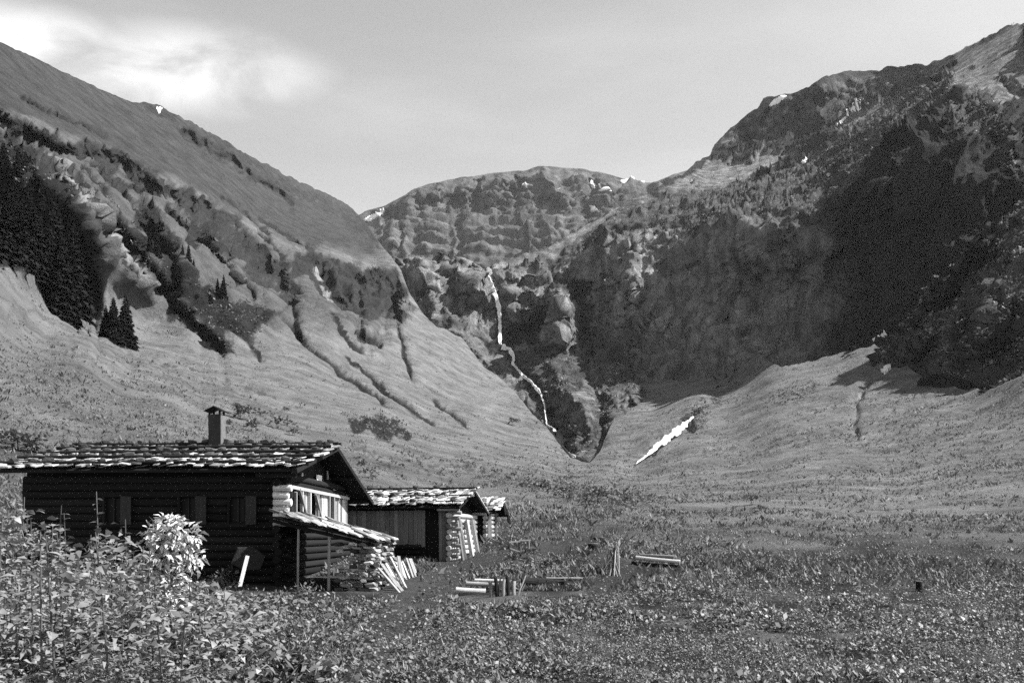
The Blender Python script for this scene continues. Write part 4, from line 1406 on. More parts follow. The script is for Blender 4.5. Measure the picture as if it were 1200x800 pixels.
def keep_off_buildings(P):
    """mask of points not inside the huts' footprints"""
    m = np.ones(len(P), bool)
    for (ox, oy, rz, x0, x1, y0, y1) in ((HX, HY, -3, -7.9, .3, -.05, 8.2), (HX, HY, -3, -1.2, 4.3, -3.0, 2.6), (SX, SY, -11, -5.7, .2, 0, 4.3), ((569 - U0) / F * 42.5, 42.5, -12, -2.4, .2, 0, 2.4)):
        a = math.radians(-rz)
        dx, dy = P[:, 0] - ox, P[:, 1] - oy
        lx = dx * math.cos(a) - dy * math.sin(a)
        ly = dx * math.sin(a) + dy * math.cos(a)
        m &= ~((lx > x0) & (lx < x1) & (ly > y0) & (ly < y1))
    return m


def build_ground_cover():
    rng = np.random.default_rng(3)
    # --- broad-leaved docks and herbs in front
    n = 84000
    u = rng.uniform(-120, 1320, n)
    v = 590 + (870 - 590) * rng.random(n) ** .95
    tm = trail_mask(u, v)
    dens = .6 + .5 * vnoise(np.stack([u / 60, v / 26, 0 * u], 1), 77)
    right = sstep(520, 760, u)
    keep = (rng.random(n) > tm * .95) & (rng.random(n) < np.clip(dens + .2, .1, 1)) & (rng.random(n) < 1 - .2 * right) & (rng.random(n) < sstep(580, 650, v + 26 * vnoise(np.stack([u / 45, v / 12, 0 * u + 5], 1), 43)) + .03)
    u, v = u[keep], v[keep]
    P, N_, ok = grid_lookup(GRID, u, v)
    ok &= keep_off_buildings(P) & (P[:, 1] > 4.5)
    for cu, cv, ru, rv in ((570, 697, 44, 15), (652, 693, 50, 13), (772, 670, 38, 13), (714, 674, 22, 13), (608, 650, 20, 10), (696, 644, 20, 9), (285, 690, 12, 12), (400, 694, 60, 12), (465, 686, 34, 14)):
        ok &= ((u - cu) / ru) ** 2 + ((v - cv) / rv) ** 2 > .7 + .5 * rng.random(len(u))
    P, u = P[ok], u[ok]
    hm = .5 + .9 * vnoise(P / .8, 15) + .5 * vnoise(P / .33, 16)
    sel = rng.random(len(P)) < np.clip(.5 + hm, .4, 1)
    P = P[sel]
    near = P[:, 1] < 15
    for part, (Q, per) in enumerate(((P[near], 15), (P[~near], 8))):
        m = len(Q) * per
        lush = .45 + .55 * sstep(470, 330, U0 + F * Q[:, 0] / Q[:, 1])          # ranker growth on the hut side
        big = np.repeat(np.clip(.75 + .6 * vnoise(Q / 1.3, 5) + rng.normal(0, .18, len(Q)), .35, 1.7) * (.55 + .45 * lush), per)
        org = np.repeat(Q, per, 0) + rng.normal(0, .07, (m, 3)) * [1, 1, .2]
        hum = np.clip(.5 + .9 * vnoise(Q / .8, 15) + .5 * vnoise(Q / .33, 16), 0, 1.5) * lush     # hummocks and gaps
        org[:, 2] += rng.uniform(0, 1, m) ** .8 * np.repeat(hum * .42 + .02, per)
        grass = rng.random(m) < np.repeat(np.where(lush > .8, .3, .28), per)
        d = rand_dirs(m, -.1, 1.0, rng)
        d[grass, 2] = rng.uniform(.6, 2.5, grass.sum())
        L_ = np.where(grass, rng.uniform(.06, .13, m), rng.uniform(.045, .10, m)) * big
        W_ = np.where(grass, rng.uniform(.008, .02, m), rng.uniform(.03, .06, m)) * big
        if part:
            L_, W_ = L_ * 1.7, W_ * 1.9
        V, f = blade_cloud(org, d, L_, W_, rng)
        k = 4
        tone = np.repeat(np.clip(rng.normal(.5, .28, m), 0, 1), k)
        o = np_mesh(['near_meadow_herbs', 'meadow_herbs'][part], V, f, M_LEAF, attrs={'tone': tone})
        tag(o, ['low broad-leaved herbs covering the ground before the huts', 'low herbs covering the meadow around the huts'][part], 'ground cover', kind='stuff')
    # --- grass tussocks over the middle distance and the slopes
    n = 135000
    u = rng.uniform(-60, 1260, n)
    top = GROUND_TOP(u)
    v = top + 3 + (690 - top) * rng.random(n) ** .88
    P, N_, ok = grid_lookup(GRID, u, v)
    ok &= keep_off_buildings(P)
    dn = vnoise(P / np.array([22, 9, 22]), 12) + .6 * vnoise(P / 5, 13)
    leftslope = sstep(640, 560, u) * sstep(60, 140, P[:, 1])
    knoll = ((u < 330) & (v > 390 + .28 * u)).astype(float)
    ok &= rng.random(n) < np.clip(.42 + .55 * dn - .38 * leftslope * (1 - knoll) + .3 * knoll, .02, 1)
    ok &= rng.random(n) > trail_mask(u, v) * .97
    P, N_ = P[ok], N_[ok]
    per = 4
    dist = P[:, 1]
    sz = np.clip(.16 + dist * .0018, .16, .75) * np.clip(rng.lognormal(-.1, .42, len(P)), .4, 2.4)
    org = np.repeat(P, per, 0) + rng.normal(0, .30, (len(P) * per, 3)) * np.repeat(sz, per)[:, None] * [1, 1, .1]
    d = rand_dirs(len(org), .5, 2.0, rng)
    s = np.repeat(sz, per)
    V, f = blade_cloud(org - d * .1 * s[:, None], d, s * rng.uniform(.6, 1.25, len(s)), s * rng.uniform(.14, .34, len(s)), rng)
    tone = np.repeat(np.repeat(np.clip(rng.normal(.5, .3, len(P)), 0, 1), per), 4)
    o = np_mesh('grass_tussocks', V, f, M_TUFT, attrs={'tone': tone})
    tag(o, 'coarse grass tussocks dotted over the meadow and slopes', 'grass', kind='stuff')

    # --- dead leaves and chips on the trodden ground
    n = 26000
    u = rng.uniform(380, 760, n); v = rng.uniform(628, 830, n)
    ok0 = rng.random(n) < trail_mask(u, v) * .4
    P, N_, ok = grid_lookup(GRID, u[ok0], v[ok0])
    P = P[ok & keep_off_buildings(P)] + [0, 0, .015]
    d = rand_dirs(len(P), -.1, .5, rng)
    V, f = blade_cloud(P, d, rng.uniform(.03, .10, len(P)), rng.uniform(.02, .05, len(P)), rng)
    o = np_mesh('path_litter', V, f, M_LEAF, attrs={'tone': np.repeat(rng.random(len(P)), 4)})
    tag(o, 'dead leaves and wood chips strewn on the trodden path', 'litter', kind='stuff')


build_ground_cover()


def scrub_clump(P, sz, per, rng):
    """leafy clumps: per leaves on the upper half of an ellipsoid of size sz at every point"""
    n = len(P) * per
    a = rng.uniform(0, 2 * np.pi, n); z = rng.uniform(-.1, 1, n); rr = np.sqrt(1 - np.clip(z, -1, 1) ** 2)
    d = np.stack([np.cos(a) * rr, np.sin(a) * rr, z], 1)
    s = np.repeat(sz, per)
    org = np.repeat(P, per, 0) + d * s[:, None] * rng.uniform(.45, 1.0, n)[:, None] * [1, 1, .8]
    dd = d + rng.normal(0, .6, (n, 3))
    V, f = blade_cloud(org, dd, s * rng.uniform(.4, .8, n), s * rng.uniform(.35, .6, n), rng)
    return V, f, np.repeat(np.clip(rng.normal(.5, .28, n), 0, 1), 4)


def build_scrub():
    rng = np.random.default_rng(8)
    for name, grid, n, u0, u1, size, lab in (('alder_scrub_on_cliffs', WALL, 26000, 480, 1215, 1.0, 'dark alder scrub clinging to the ledges of the great wall'),
                                             ('alder_scrub_on_spur', SPUR, 7000, 1020, 1215, .8, 'dark scrub covering the steep spur')):
        uc, V, D, P, nrm, gr, vg = grid
        r_ = rng.integers(0, len(V), n); c_ = rng.integers(0, len(uc), n)
        ok = (rng.random(n) < vg[r_, c_] * 1.0 + .05 * gr[r_, c_]) & (uc[c_] < u1) & (uc[c_] > u0)
        pts = P[r_[ok], c_[ok]]
        cl = vnoise(pts / 16, 31)
        pts = pts[cl > -.35]
        sz = np.clip(rng.lognormal(.15, .4, len(pts)), .6, 3.4) * 1.3 * size
        Vv, f, tone = scrub_clump(pts, sz, 9, rng)
        tag(np_mesh(name, Vv, f, M_ALDER, attrs={'tone': tone}), lab, 'scrub', kind='stuff')
    # scrub on the left ravines and along the meadow ditches
    n = 30000
    u = rng.uniform(-30, 960, n); top = GROUND_TOP(u)
    v = top + (610 - top) * rng.random(n)
    w = np.zeros(n)
    for k, (poly, soft, a) in enumerate(GROUND_VEG):
        w = np.maximum(w, a * soft_poly(u, v, poly, soft, 40 + k, 9))
    extra = [[(815, 505), (800, 480), (840, 455), (895, 418), (900, 425), (860, 455), (820, 500)], [(900, 470), (935, 450), (960, 452), (920, 480)], [(640, 560), (760, 582), (800, 600), (700, 596)]]
    for k, poly in enumerate(extra):
        w = np.maximum(w, .6 * soft_poly(u, v, poly, 4, 60 + k, 6))
    P, N_, ok = grid_lookup(GRID, u, v)
    ok &= rng.random(n) < w * .8
    P = P[ok]
    sz = np.clip(rng.lognormal(-.1, .4, len(P)), .4, 2.0) * np.clip(P[:, 1] / 260, .35, 1.3)
    Vv, f, tone = scrub_clump(P, sz, 9, rng)
    tag(np_mesh('alder_scrub_on_slope', Vv, f, M_SCRUB, attrs={'tone': tone}), 'dark scrub filling the ravines of the grassy slope', 'scrub', kind='stuff')


build_scrub()


# ---- shrubs standing singly
def shrub_mesh(seed, n=150):
    rng = np.random.default_rng(seed)
    lobes = rng.normal(0, .28, (6, 3)) * [1, 1, .35] + [0, 0, .42]
    P = lobes[rng.integers(0, 6, n)]
    V, f, tone = scrub_clump(P, np.full(n, .30), 1, rng)
    me_o = np_mesh('foliage', V, f, M_SCRUB, attrs={'tone': tone})
    me = me_o.data
    bpy.data.objects.remove(me_o)
    return me


SHRUBS = [shrub_mesh(90 + k) for k in range(4)]
SHRUB_STEM = me_log('stem', 1, .5, .2, 5, .1, 4, 2, .1)


def shrub(u, v, w, label, k=0, group=None):
    p = gp(u, v)
    s = w / F * p.y
    e = empty('alder_shrub', p, k * 1.7)
    tag(e, label, 'shrub', group)
    put('foliage', SHRUBS[k % 4], None, e, (0, 0, 0), (0, 0, 0), (s, s, s * .85))
    rod('stem', SHRUB_STEM, M_BARK, e, (0, 0, -.1 * s), (.05 * s, 0, .5 * s), 0, .05 * s)


for k, (u, v, w) in enumerate([(281, 492, 26), (300, 505, 20), (325, 502, 22), (306, 488, 10), (334, 483, 9), (270, 500, 12), (343, 510, 14)]):
    shrub(u, v, w, 'dark shrub on the grassy slope right behind the long hut roof', k, 'shrubs above the hut roof')
for k, (u, v, w) in enumerate([(427, 548, 14), (428, 558, 16), (418, 540, 8), (436, 562, 9)]):
    shrub(u, v, w, 'dark shrub beside the rear eave of the long hut', k + 1, 'shrubs between hut and shed')
for k, (u, v, w) in enumerate([(20, 528, 34), (45, 532, 26), (2, 520, 26)]):
    shrub(u, v, w, 'bush rising behind the chimneyless end of the long hut roof', k, 'bushes behind the hut roof')
for k, (u, v, w) in enumerate([(600, 498, 12), (820, 488, 14), (612, 574, 16), (660, 582, 20), (700, 590, 26), (640, 575, 18), (735, 592, 18), (880, 590, 16), (890, 600, 12)]):
    shrub(u, v, w, 'low dark shrub on the open meadow between the huts and the stream', k, 'shrubs on the meadow')
for k, (u, v, w) in enumerate([(617, 655, 20), (604, 660, 18), (640, 667, 20), (655, 664, 16)]):
    shrub(u, v, w, 'leafy clump growing at the foot of the short rail fence', k, 'clumps by the rail fence')


# ---- spruces
def spruce_mesh(seed):
    rng = np.random.default_rng(seed)
    org, d, ln, wd, bd = [], [], [], [], []
    z = .05
    while z < .985:
        R = .20 * (1 - z) ** .8 + .012
        nb = int(6 + 9 * (1 - z))
        for _ in range(nb):
            a = rng.uniform(0, 2 * np.pi)
            l = R * rng.uniform(.65, 1.2)
            dr = np.array([math.cos(a), math.sin(a), rng.uniform(-.55, -.1)])
            for t in (.25, .6):
                q = np.array([0, 0, z]) + dr * l * t
                for side in (-1, 0, 1):
                    b = a + side * .7
                    org.append(q); d.append([math.cos(b), math.sin(b), rng.uniform(-.6, -.1)])
                    ln.append(l * .5); wd.append(l * .30 + .008); bd.append(.4)
        z += .022 * (1.25 - z * .6)
    V, f = leaf_cloud(np.array(org), np.array(d), np.array(ln), np.array(wd), np.array(bd), rng.normal(0, .4, len(org)))
    o = np_mesh('crown', V, f, M_SPRUCE, attrs={'tone': np.repeat(np.clip(rng.normal(.5, .3, len(org)), 0, 1), 6)})
    me = o.data
    bpy.data.objects.remove(o)
    return me


SPRUCES = [spruce_mesh(40 + k) for k in range(3)]
TRUNK = me_log('trunk', 1, .5, .06, 7, .05, 6, 4, .0)


def spruce(u, v, hpx, label, group, k, wide=1.0):
    p = gp(u, v)
    h = hpx / F * p.y
    e = empty('spruce_tree', p, k * 2.1)
    tag(e, label, 'spruce', group)
    put('crown', SPRUCES[k % 3], None, e, (0, 0, 0), (0, 0, 0), (h * wide, h * wide, h))
    o = put('trunk', TRUNK, M_BARK, e, (0, 0, h * .47), (0, -math.pi / 2, 0), (h * .98, h * .035, h * .035))


for k, (u, v, h) in enumerate([(133, 407, 60), (147, 412, 68), (124, 399, 42)]):
    spruce(u, v, h, ['broad spruce of the pair alone below the dark wood', 'tallest spruce of the pair alone below the dark wood', 'short spruce tucked behind the lone pair of spruces'][k], 'lone spruces on the slope', k, 1.05)
for k, (u, v, h) in enumerate([(72, 378, 105), (86, 372, 112), (101, 362, 98), (111, 350, 80), (58, 366, 92), (94, 345, 110), (42, 330, 92), (26, 318, 86), (9, 306, 86), (62, 332, 112), (78, 318, 100), (-8, 300, 86), (50, 305, 90), (33, 292, 80), (16, 285, 80), (70, 290, 80), (90, 310, 84), (4, 250, 84), (22, 256, 84), (40, 264, 80), (58, 272, 76), (-6, 225, 70), (12, 228, 66), (84, 285, 60), (30, 236, 60)]):
    spruce(u, v, h, 'tall dark spruce in the black wood under the cliff', 'spruces of the dark wood', k + 1, 1.0)
for k, (u, v, h) in enumerate([(205, 322, 32), (214, 326, 40), (221, 319, 34), (227, 321, 18), (176, 300, 32), (184, 309, 40)]):
    spruce(u, v, h, 'slim spruce in the shaded gully of the grassy slope', 'spruces in the gully', k, .8)
for k, (u, v, h) in enumerate([(255, 351, 26), (262, 357, 36), (247, 354, 16)]):
    spruce(u, v, h, 'small spruce on the rib beside the rock band', 'spruces on the rib', k, .8)


# ------------------------------------------------------------------ snow and water
M_SNOW = mat('old_snow', .62, .7, .12, .2, .3, .6, spec=.2)
M_WATER = mat('white_water', .72, .5, .15, .3, .5, .8, spec=.4)


def patch_on(grid, name, outline, label, cat, group=None, lift=.9, material=None, kind=None, step=1.6, tex=None):
    """a sheet of snow or water laid on a terrain grid, outline traced in photo pixels"""
    u0, u1 = min(p[0] for p in outline), max(p[0] for p in outline)
    v0, v1 = min(p[1] for p in outline), max(p[1] for p in outline)
    uu = np.arange(u0, u1 + step, step); vv = np.arange(v0, v1 + step, step)
    U, V = np.meshgrid(uu, vv)
    ins = soft_poly(U, V, outline, .8, int(u0) % 50, .7, 9) > .45
    P, N_, ok = grid_lookup(grid, U.ravel(), V.ravel())
    if ok.sum() < 3:
        return None
    P = P + N_ * lift
    idx = np.arange(U.size).reshape(U.shape)
    inside = ins & ok.reshape(U.shape)
    q = inside[:-1, :-1] & inside[1:, :-1] & inside[:-1, 1:] & inside[1:, 1:]
    f = np.stack([idx[:-1, :-1][q], idx[1:, :-1][q], idx[1:, 1:][q], idx[:-1, 1:][q]], 1)
    if not len(f):
        return None
    used, inv = np.unique(f, return_inverse=True)
    top = P[used]
    f = inv.reshape(-1, 4)
    # give the sheet a thickness: bottom copy + skirts
    bot = top - N_[used] * lift * 1.6
    nV = len(top)
    e = np.concatenate([f[:, [0, 1]], f[:, [1, 2]], f[:, [2, 3]], f[:, [3, 0]]])
    key = np.sort(e, 1)
    _, first, cnt = np.unique(key, axis=0, return_index=True, return_counts=True)
    be = e[first[cnt == 1]]
    sk = np.stack([be[:, 0], be[:, 0] + nV, be[:, 1] + nV, be[:, 1]], 1)
    o = np_mesh(name, np.concatenate([top, bot]), np.concatenate([f, f[:, ::-1] + nV, sk]), material or M_SNOW, True)
    tag(o, label, cat, group, kind)
    return o


SNOW = [
    (GRID, [(181, 125), (190, 128), (187, 133), (183, 132)], 'small snow patch on the rocky knob of the grass ridge'),
    (FAR, [(399, 255), (412, 256), (422, 258), (418, 266), (408, 263)], 'snow patch lying in the saddle left of the far mountain'),
    (FAR, [(424, 258), (440, 251), (450, 247), (452, 250), (434, 261)], 'narrow snow streak on the foot of the far mountain'),
    (FAR, [(648, 214), (656, 221), (659, 228), (653, 222)], 'short snow streak under the highest point of the far mountain'),
    (FAR, [(613, 218), (622, 214), (624, 216), (616, 222)], 'tiny snow streak beside the far mountain summit rib'),
    (FAR, [(683, 216), (697, 220), (703, 226), (692, 224)], 'upper snow streak on the right shoulder of the far mountain'),
    (FAR, [(704, 220), (714, 231), (711, 233), (703, 224)], 'snow streak in the runnel of the far mountain shoulder'),
    (FAR, [(694, 241), (704, 244), (706, 249), (698, 247)], 'lowest snow patch on the far mountain'),
    (FAR, [(722, 213), (735, 210), (750, 212), (772, 211), (772, 214), (745, 217), (728, 217)], 'long snow band along the crest where the far mountain meets the wall'),
    (WALL, [(899, 124), (905, 118), (918, 112), (924, 113), (914, 122), (904, 126)], 'snow patch on the skyline shoulder of the right summit'),
    (WALL, [(979, 149), (984, 140), (992, 134), (1002, 128), (1014, 122), (1022, 126), (1010, 130), (998, 133), (990, 140), (985, 148)], 'curved snow patch in the hollow behind the vegetated ridge'),
    (WALL, [(938, 192), (945, 186), (948, 188), (942, 194)], 'small snow fleck on the bench above the great wall'),
    (GRID, [(1031, 436), (1042, 424), (1050, 420), (1044, 432), (1036, 441)], 'broken snow remnant at the mouth of the spur gully'),
    (SPUR, [(1034, 418), (1046, 408), (1060, 399), (1056, 407), (1042, 416)], 'snow sliver against the foot of the dark spur'),
]
for g, poly, lab in SNOW:
    patch_on(g, 'snow_patch', poly, lab, 'snow', 'snow patches', lift=1.6 if g is not FAR else 5, step=1.2)



def ribbon(name, grid, path, label, cat, off=4.0, seed=0, material=None, rag=.18, group=None):
    """white water: a folded, uneven band that follows a traced course just in front of the rock; path (u, v, width px)"""
    rng = np.random.default_rng(seed)
    pu = np.array([p[0] for p in path], float); pv = np.array([p[1] for p in path], float); pw = np.array([p[2] for p in path], float)
    acc = np.concatenate([[0], np.cumsum(np.hypot(np.diff(pu), np.diff(pv)))])
    m = int(acc[-1] / .8) + 2
    t = np.linspace(0, acc[-1], m)
    u, v, w = np.interp(t, acc, pu), np.interp(t, acc, pv), np.interp(t, acc, pw)
    best = np.full(m, 1e9)
    for du_ in (-1.2, -.6, 0, .6, 1.2):
        P, _, ok = grid_lookup(grid, u + du_ * w, v)
        best = np.minimum(best, np.where(ok, P[:, 1], 1e9))
    k = 9
    d = np.array([best[max(0, i - k):i + k + 1].min() for i in range(m)])
    d = np.convolve(np.pad(d, 8, mode='edge'), np.ones(17) / 17, 'valid') - off
    tx, ty = np.gradient(u), np.gradient(v)
    l = np.hypot(tx, ty) + 1e-9
    nx, ny = -ty / l, tx / l
    cols = []
    nc = 6
    for j in range(nc):
        s_ = j / (nc - 1) - .5
        jw = w * s_ * (1 + .3 * vnoise(np.stack([t / 9, 0 * t, 0 * t], 1), seed)) + w * rag * vnoise(np.stack([t / 2.6, 0 * t + j * 7, 0 * t], 1), seed + j)
        cols.append(rays(u + nx * jw, v + ny * jw, d - (1.2 if j % 2 else 0) - 1.5 * (.25 - s_ * s_)))
    front = np.stack(cols, 1)
    backf = front + np.array([0, off * .7, 0])
    f = grid_faces(m, nc)
    allv = np.concatenate([front.reshape(-1, 3), backf.reshape(-1, 3)])
    o = np_mesh(name, allv, np.concatenate([f, f[:, ::-1] + m * nc]), material or M_WATER, True)
    tag(o, label, cat, group)
    return o


ribbon('waterfall', WALL, [(568, 317, 2.5), (573, 326, 3), (578, 338, 4), (582, 350, 4.5), (585, 364, 4.5), (586, 384, 3.6), (586, 403, 3.6)], 'white waterfall dropping through the notch of the headwall', 'waterfall', 3.5, 1)
ribbon('stream', WALL, [(588, 406, 6), (597, 409, 5), (602, 418, 2.5), (601, 426, 3), (608, 434, 2.5), (613, 440, 4), (621, 446, 3), (629, 455, 3.5), (634, 462, 2)], 'white cascade tumbling from the foot of the waterfall', 'stream', 2.2, 2)
ribbon('stream', WALL, [(641, 498, 2), (648, 503, 4.5), (654, 511, 4), (656, 518, 5), (660, 525, 2.5)], 'white stream leaving the gorge below the cascade', 'stream', 2.5, 3)
ribbon('stream', WALL, [(666, 530, 2), (672, 535, 4), (679, 541, 3)], 'last glint of the stream before the meadow hides it', 'stream', 2.5, 4)

ribbon('stream', WALL, [(634, 462, 2), (638, 474, 1.3), (639, 486, 1.3), (641, 498, 2)], 'thin thread of the stream in the dark ravine below the cascade', 'stream', 3, 5)
ribbon('snow_patch', GRID, [(744, 544, 1), (757, 534, 2.5), (772, 521, 5), (788, 509, 7), (799, 501, 6.5), (807, 493, 5), (813, 488, 2)], 'snow tongue in the gully below the talus slope', 'snow', 1.4, 6, M_SNOW, .25, 'snow patches')


# ------------------------------------------------------------------ things lying about the huts
def hut_local(x, y, z=0.0):
    a = math.radians(-3)
    return Vector((HX + x * math.cos(a) - y * math.sin(a), HY + x * math.sin(a) + y * math.cos(a), HZ + z))


def single(name, me, material, a, b, label, cat, thick, group=None, roll=0.0):
    """a log, plank or stake lying or leaning from a to b"""
    o = rod(name, me, material, None, a, b, roll, 1.0)
    if isinstance(thick, tuple):
        o.scale = (o.scale[0], thick[0], thick[1])
    else:
        o.scale = (o.scale[0], thick, thick)
    tag(o, label, cat, group)
    return o


def props():
    r = random.Random(77)
    # planks and billets leaning on the rubble wall
    for k in range(9):
        y = -.95 + k * .21
        b = hut_local(3.02 + r.uniform(0, .06), y + r.uniform(-.1, .1), r.uniform(.6, 1.0))
        a = hut_local(3.45 + r.uniform(0, .3), y - .15 + r.uniform(-.2, .2))
        a.z = ground_z(a.x, a.y) + .02
        single('leaning_plank', BOARDS[k % 5], M_PALEWOOD if k % 2 else M_GREYWOOD, a, b, 'split plank leaning on the dry-stone wall of the lean-to', 'plank', (r.uniform(.07, .14), .03), 'planks leaning on the stone wall', r.uniform(-.5, .5))
    rail_a, rail_b = pix(440, 652, 28.5), pix(466, 654, 28.0)
    single('support_rail', POLES[2], M_PALEWOOD, rail_a, rail_b, 'pale horizontal rail between the lean-to and the plank shed', 'rail', .09)
    for q, e in ((pix(441, 652, 28.5), 0), (pix(465, 654, 28.0), 1)):
        g = q.copy(); g.z = ground_z(q.x, q.y) - .05
        single('rail_post', POLES[e], M_GREYWOOD, g, q, 'short post carrying the pale rail by the lean-to', 'post', .1, 'posts of the pale rail')
    for k in range(8):
        u = 455 + k * 4.2
        a = gp(u + 4, 684 - k * 1.2); b = a + Vector((-.22 + r.uniform(-.06, .06), .35, r.uniform(.55, .8)))
        single('leaning_plank', BOARDS[k % 5], M_PALEWOOD if k % 3 else M_GREYWOOD, a, b, 'slat leaning in the row propped on the pale rail', 'plank', (r.uniform(.06, .12), .03), 'slats propped on the pale rail', r.uniform(-.4, .4))
    p = gp(413, 688)
    o = put('boulder', me_stone('boulder', .62, .4, .24, 3, 2, .08), M_SLAB, None, p + Vector((0, 0, .1)), (0, .1, .2))
    tag(o, 'rounded pale boulder in front of the lean-to wall', 'boulder')
    # before the dark front wall
    single('leaning_plank', BOARDS[3], M_PALEWOOD, pix(281, 687, 21.5), pix(290, 651, 22.2), 'bright bleached plank propped up in front of the dark hut wall', 'plank', (.09, .03))
    p = hut_local(-.75, -.55, .95)
    o = put('leaning_slab', me_stone('slab', 1.0, .07, .85, 9, 1, .22), mat('grey_slab', .011, .9, .4, 6, .5), None, p, (-.35, .25, 0))
    tag(o, 'broad grey slab leaning on the front wall of the long hut', 'slab')
    # cut logs by the path
    base = gp(552, 697)
    px = base.y / F
    stack = [((534, 691), (569, 693), .17, M_PALEWOOD, 'bright bleached log at the front of the cut log stack'),
             ((536, 698), (568, 699), .16, M_OLDWOOD, 'dark log at the bottom of the cut log stack'),
             ((546, 683), (584, 685), .12, M_GREYWOOD, 'grey log laid across the top of the cut log stack'),
             ((556, 679), (592, 680), .08, M_PALEWOOD, 'thin pale pole on top of the cut log stack')]
    for k, (a, b, d, mt, lab) in enumerate(stack):
        dd = base.y + (.0, -.05, .28, .4)[k]
        single('cut_log', LOGS[k % 4], mt, pix(*a, dd), pix(*b, dd + .1), lab, 'log', d, 'cut log stack', k)
    for k, (u, h) in enumerate(((576, 17), (583, 20), (589, 18), (596, 20), (602, 15))):
        a = gp(u, 700 - k * .6); a.z -= .05
        b = a + Vector((r.uniform(-.05, .05), .1, (h + 3) * px))
        single('stake', POLES[k % 4], M_OLDWOOD if k % 2 else M_GREYWOOD, a, b, 'upright split stake beside the cut log stack', 'stake', .1, 'stakes beside the log stack', k)
    a, b = gp(607, 697), gp(600, 697); b += Vector((.35, .1, .5))
    single('stick', POLES[2], M_GREYWOOD, a, b, 'thin slanting stick between the stakes and the fallen trunk', 'stick', .05)
    q = gp(650, 690)
    single('fallen_trunk', me_log('fallen_trunk', 1, .5, .42, 12, .09, 12, 6, .06), mat('mossy_bark', .035, .95, .5, 6, .8, 9), pix(611, 683, q.y), pix(692, 685, q.y + .3), 'long dark fallen trunk lying among the herbs', 'trunk', .30)
    single('pole', POLES[1], M_GREYWOOD, pix(640, 677, q.y + .1), pix(683, 677, q.y + .2), 'slender pole resting on the dark fallen trunk', 'pole', .05)
    a = gp(687, 677)
    single('stake', POLES[0], M_GREYWOOD, a, a + Vector((.01, 0, .42)), 'single thin stake standing behind the fallen trunk', 'stake', .04)
    # pale log pile farther right
    q = gp(772, 664)
    for k, (a, b, d, mt, lab) in enumerate((((745, 653), (797, 658), .15, M_PALEWOOD, 'pale log on top of the log pile right of the stick bundle'),
                                            ((750, 650), (790, 652), .11, M_GREYWOOD, 'slim grey log behind the top of the right log pile'),
                                            ((740, 661), (800, 666), .27, M_OLDWOOD, 'dark log at the bottom of the right log pile'))):
        single('pile_log', LOGS[k], mt, pix(*a, q.y + (0, .3, .05)[k]), pix(*b, q.y - .5 + (0, .3, .05)[k]), lab, 'log', d, 'right log pile', k)
    # bundle of sticks
    c = gp(714, 673)
    bd = empty('stick_bundle', c)
    tag(bd, 'tent-shaped bundle of dry sticks standing on the meadow', 'stick bundle')
    for k in range(26):
        an = 2 * math.pi * k / 26
        rr = r.uniform(.25, .42)
        rod('stick', POLES[k % 4], M_PALEWOOD if k % 3 == 0 else M_GREYWOOD if k % 5 else M_OLDWOOD, bd, (rr * math.cos(an), rr * math.sin(an), -.05), (r.uniform(-.12, .3), r.uniform(-.1, .1), r.uniform(.6, 1.05)), 0, r.uniform(.025, .05))
    # short rail fence
    f0 = gp(598, 650)
    fe_ = empty('rail_fence', f0)
    tag(fe_, 'short remnant of wooden rail fence beside the path', 'fence')
    s = f0.y / F
    for k, (du, h, d) in enumerate(((0, 17, .1), (11, 19, .16), (21, 17, .11))):
        rod('post', POLES[k], M_GREYWOOD, fe_, (du * s, k * .1, -.1), (du * s + .01, k * .1, h * s), 0, d)
    rod('rail', BOARDS[0], M_PALEWOOD, fe_, (-.05, -.1, 15 * s), (11 * s, 0, 16 * s), 0, .06)
    rod('rail', BOARDS[1], M_PALEWOOD, fe_, (10 * s, .0, 17 * s), (24 * s, .1, 17.5 * s), 0, .06)
    rod('rail', BOARDS[2], M_GREYWOOD, fe_, (-.02, -.1, 8 * s), (11 * s, 0, 4 * s), 0, .05)
    # stumps
    for (u, v, w, h, lab) in ((695, 645, 13, 9, 'squat dark stump on the path behind the stick bundle'), (702, 634, 16, 5, 'low dark stump higher up the meadow path'), (1077, 694, 8, 14, 'solitary dark stump far out on the open meadow')):
        g = gp(u, v)
        k = g.y / F
        st = empty('tree_stump', g)
        tag(st, lab, 'stump')
        put('bole', LOGS[0], M_OLDWOOD, st, (0, 0, h * k / 2 - .03), (0, -math.pi / 2, 0), (h * k, w * k, w * k))
        put('cut_face', me_log('cut_face', .02, .5, .5, 9, .05, 3, 1, 0), M_GREYWOOD, st, (0, 0, h * k - .02), (0, -math.pi / 2, 0), (1, w * k * .86, w * k * .86))


props()


# ------------------------------------------------------------------ tall herbs before the hut
def herb_leaf(seed):
    """pointed leaf along X, folded on its midrib and drooping"""
    r = random.Random(seed)
    prof = [(0, .04), (.2, .30), (.45, .42), (.72, .28), (1.0, .0)]
    vs_, fs = [], []
    droop = r.uniform(.25, .6)
    for k, (x, w) in enumerate(prof):
        z = .12 * x - droop * x * x * .6
        vs_ += [(x, -w * .62, z + w * .18), (x, 0, z), (x, w * .62, z + w * .18)]
    for k in range(len(prof) - 1):
        a = 3 * k
        fs += [(a, a + 1, a + 4, a + 3), (a + 1, a + 2, a + 5, a + 4)]
    me = bpy.data.meshes.new('leaf')
    me.from_pydata(vs_, [], fs)
    at = me.attributes.new('tone', 'FLOAT', 'POINT')
    at.data.foreach_set('value', [r.uniform(.2, .9)] * len(vs_))
    me.update()
    return me


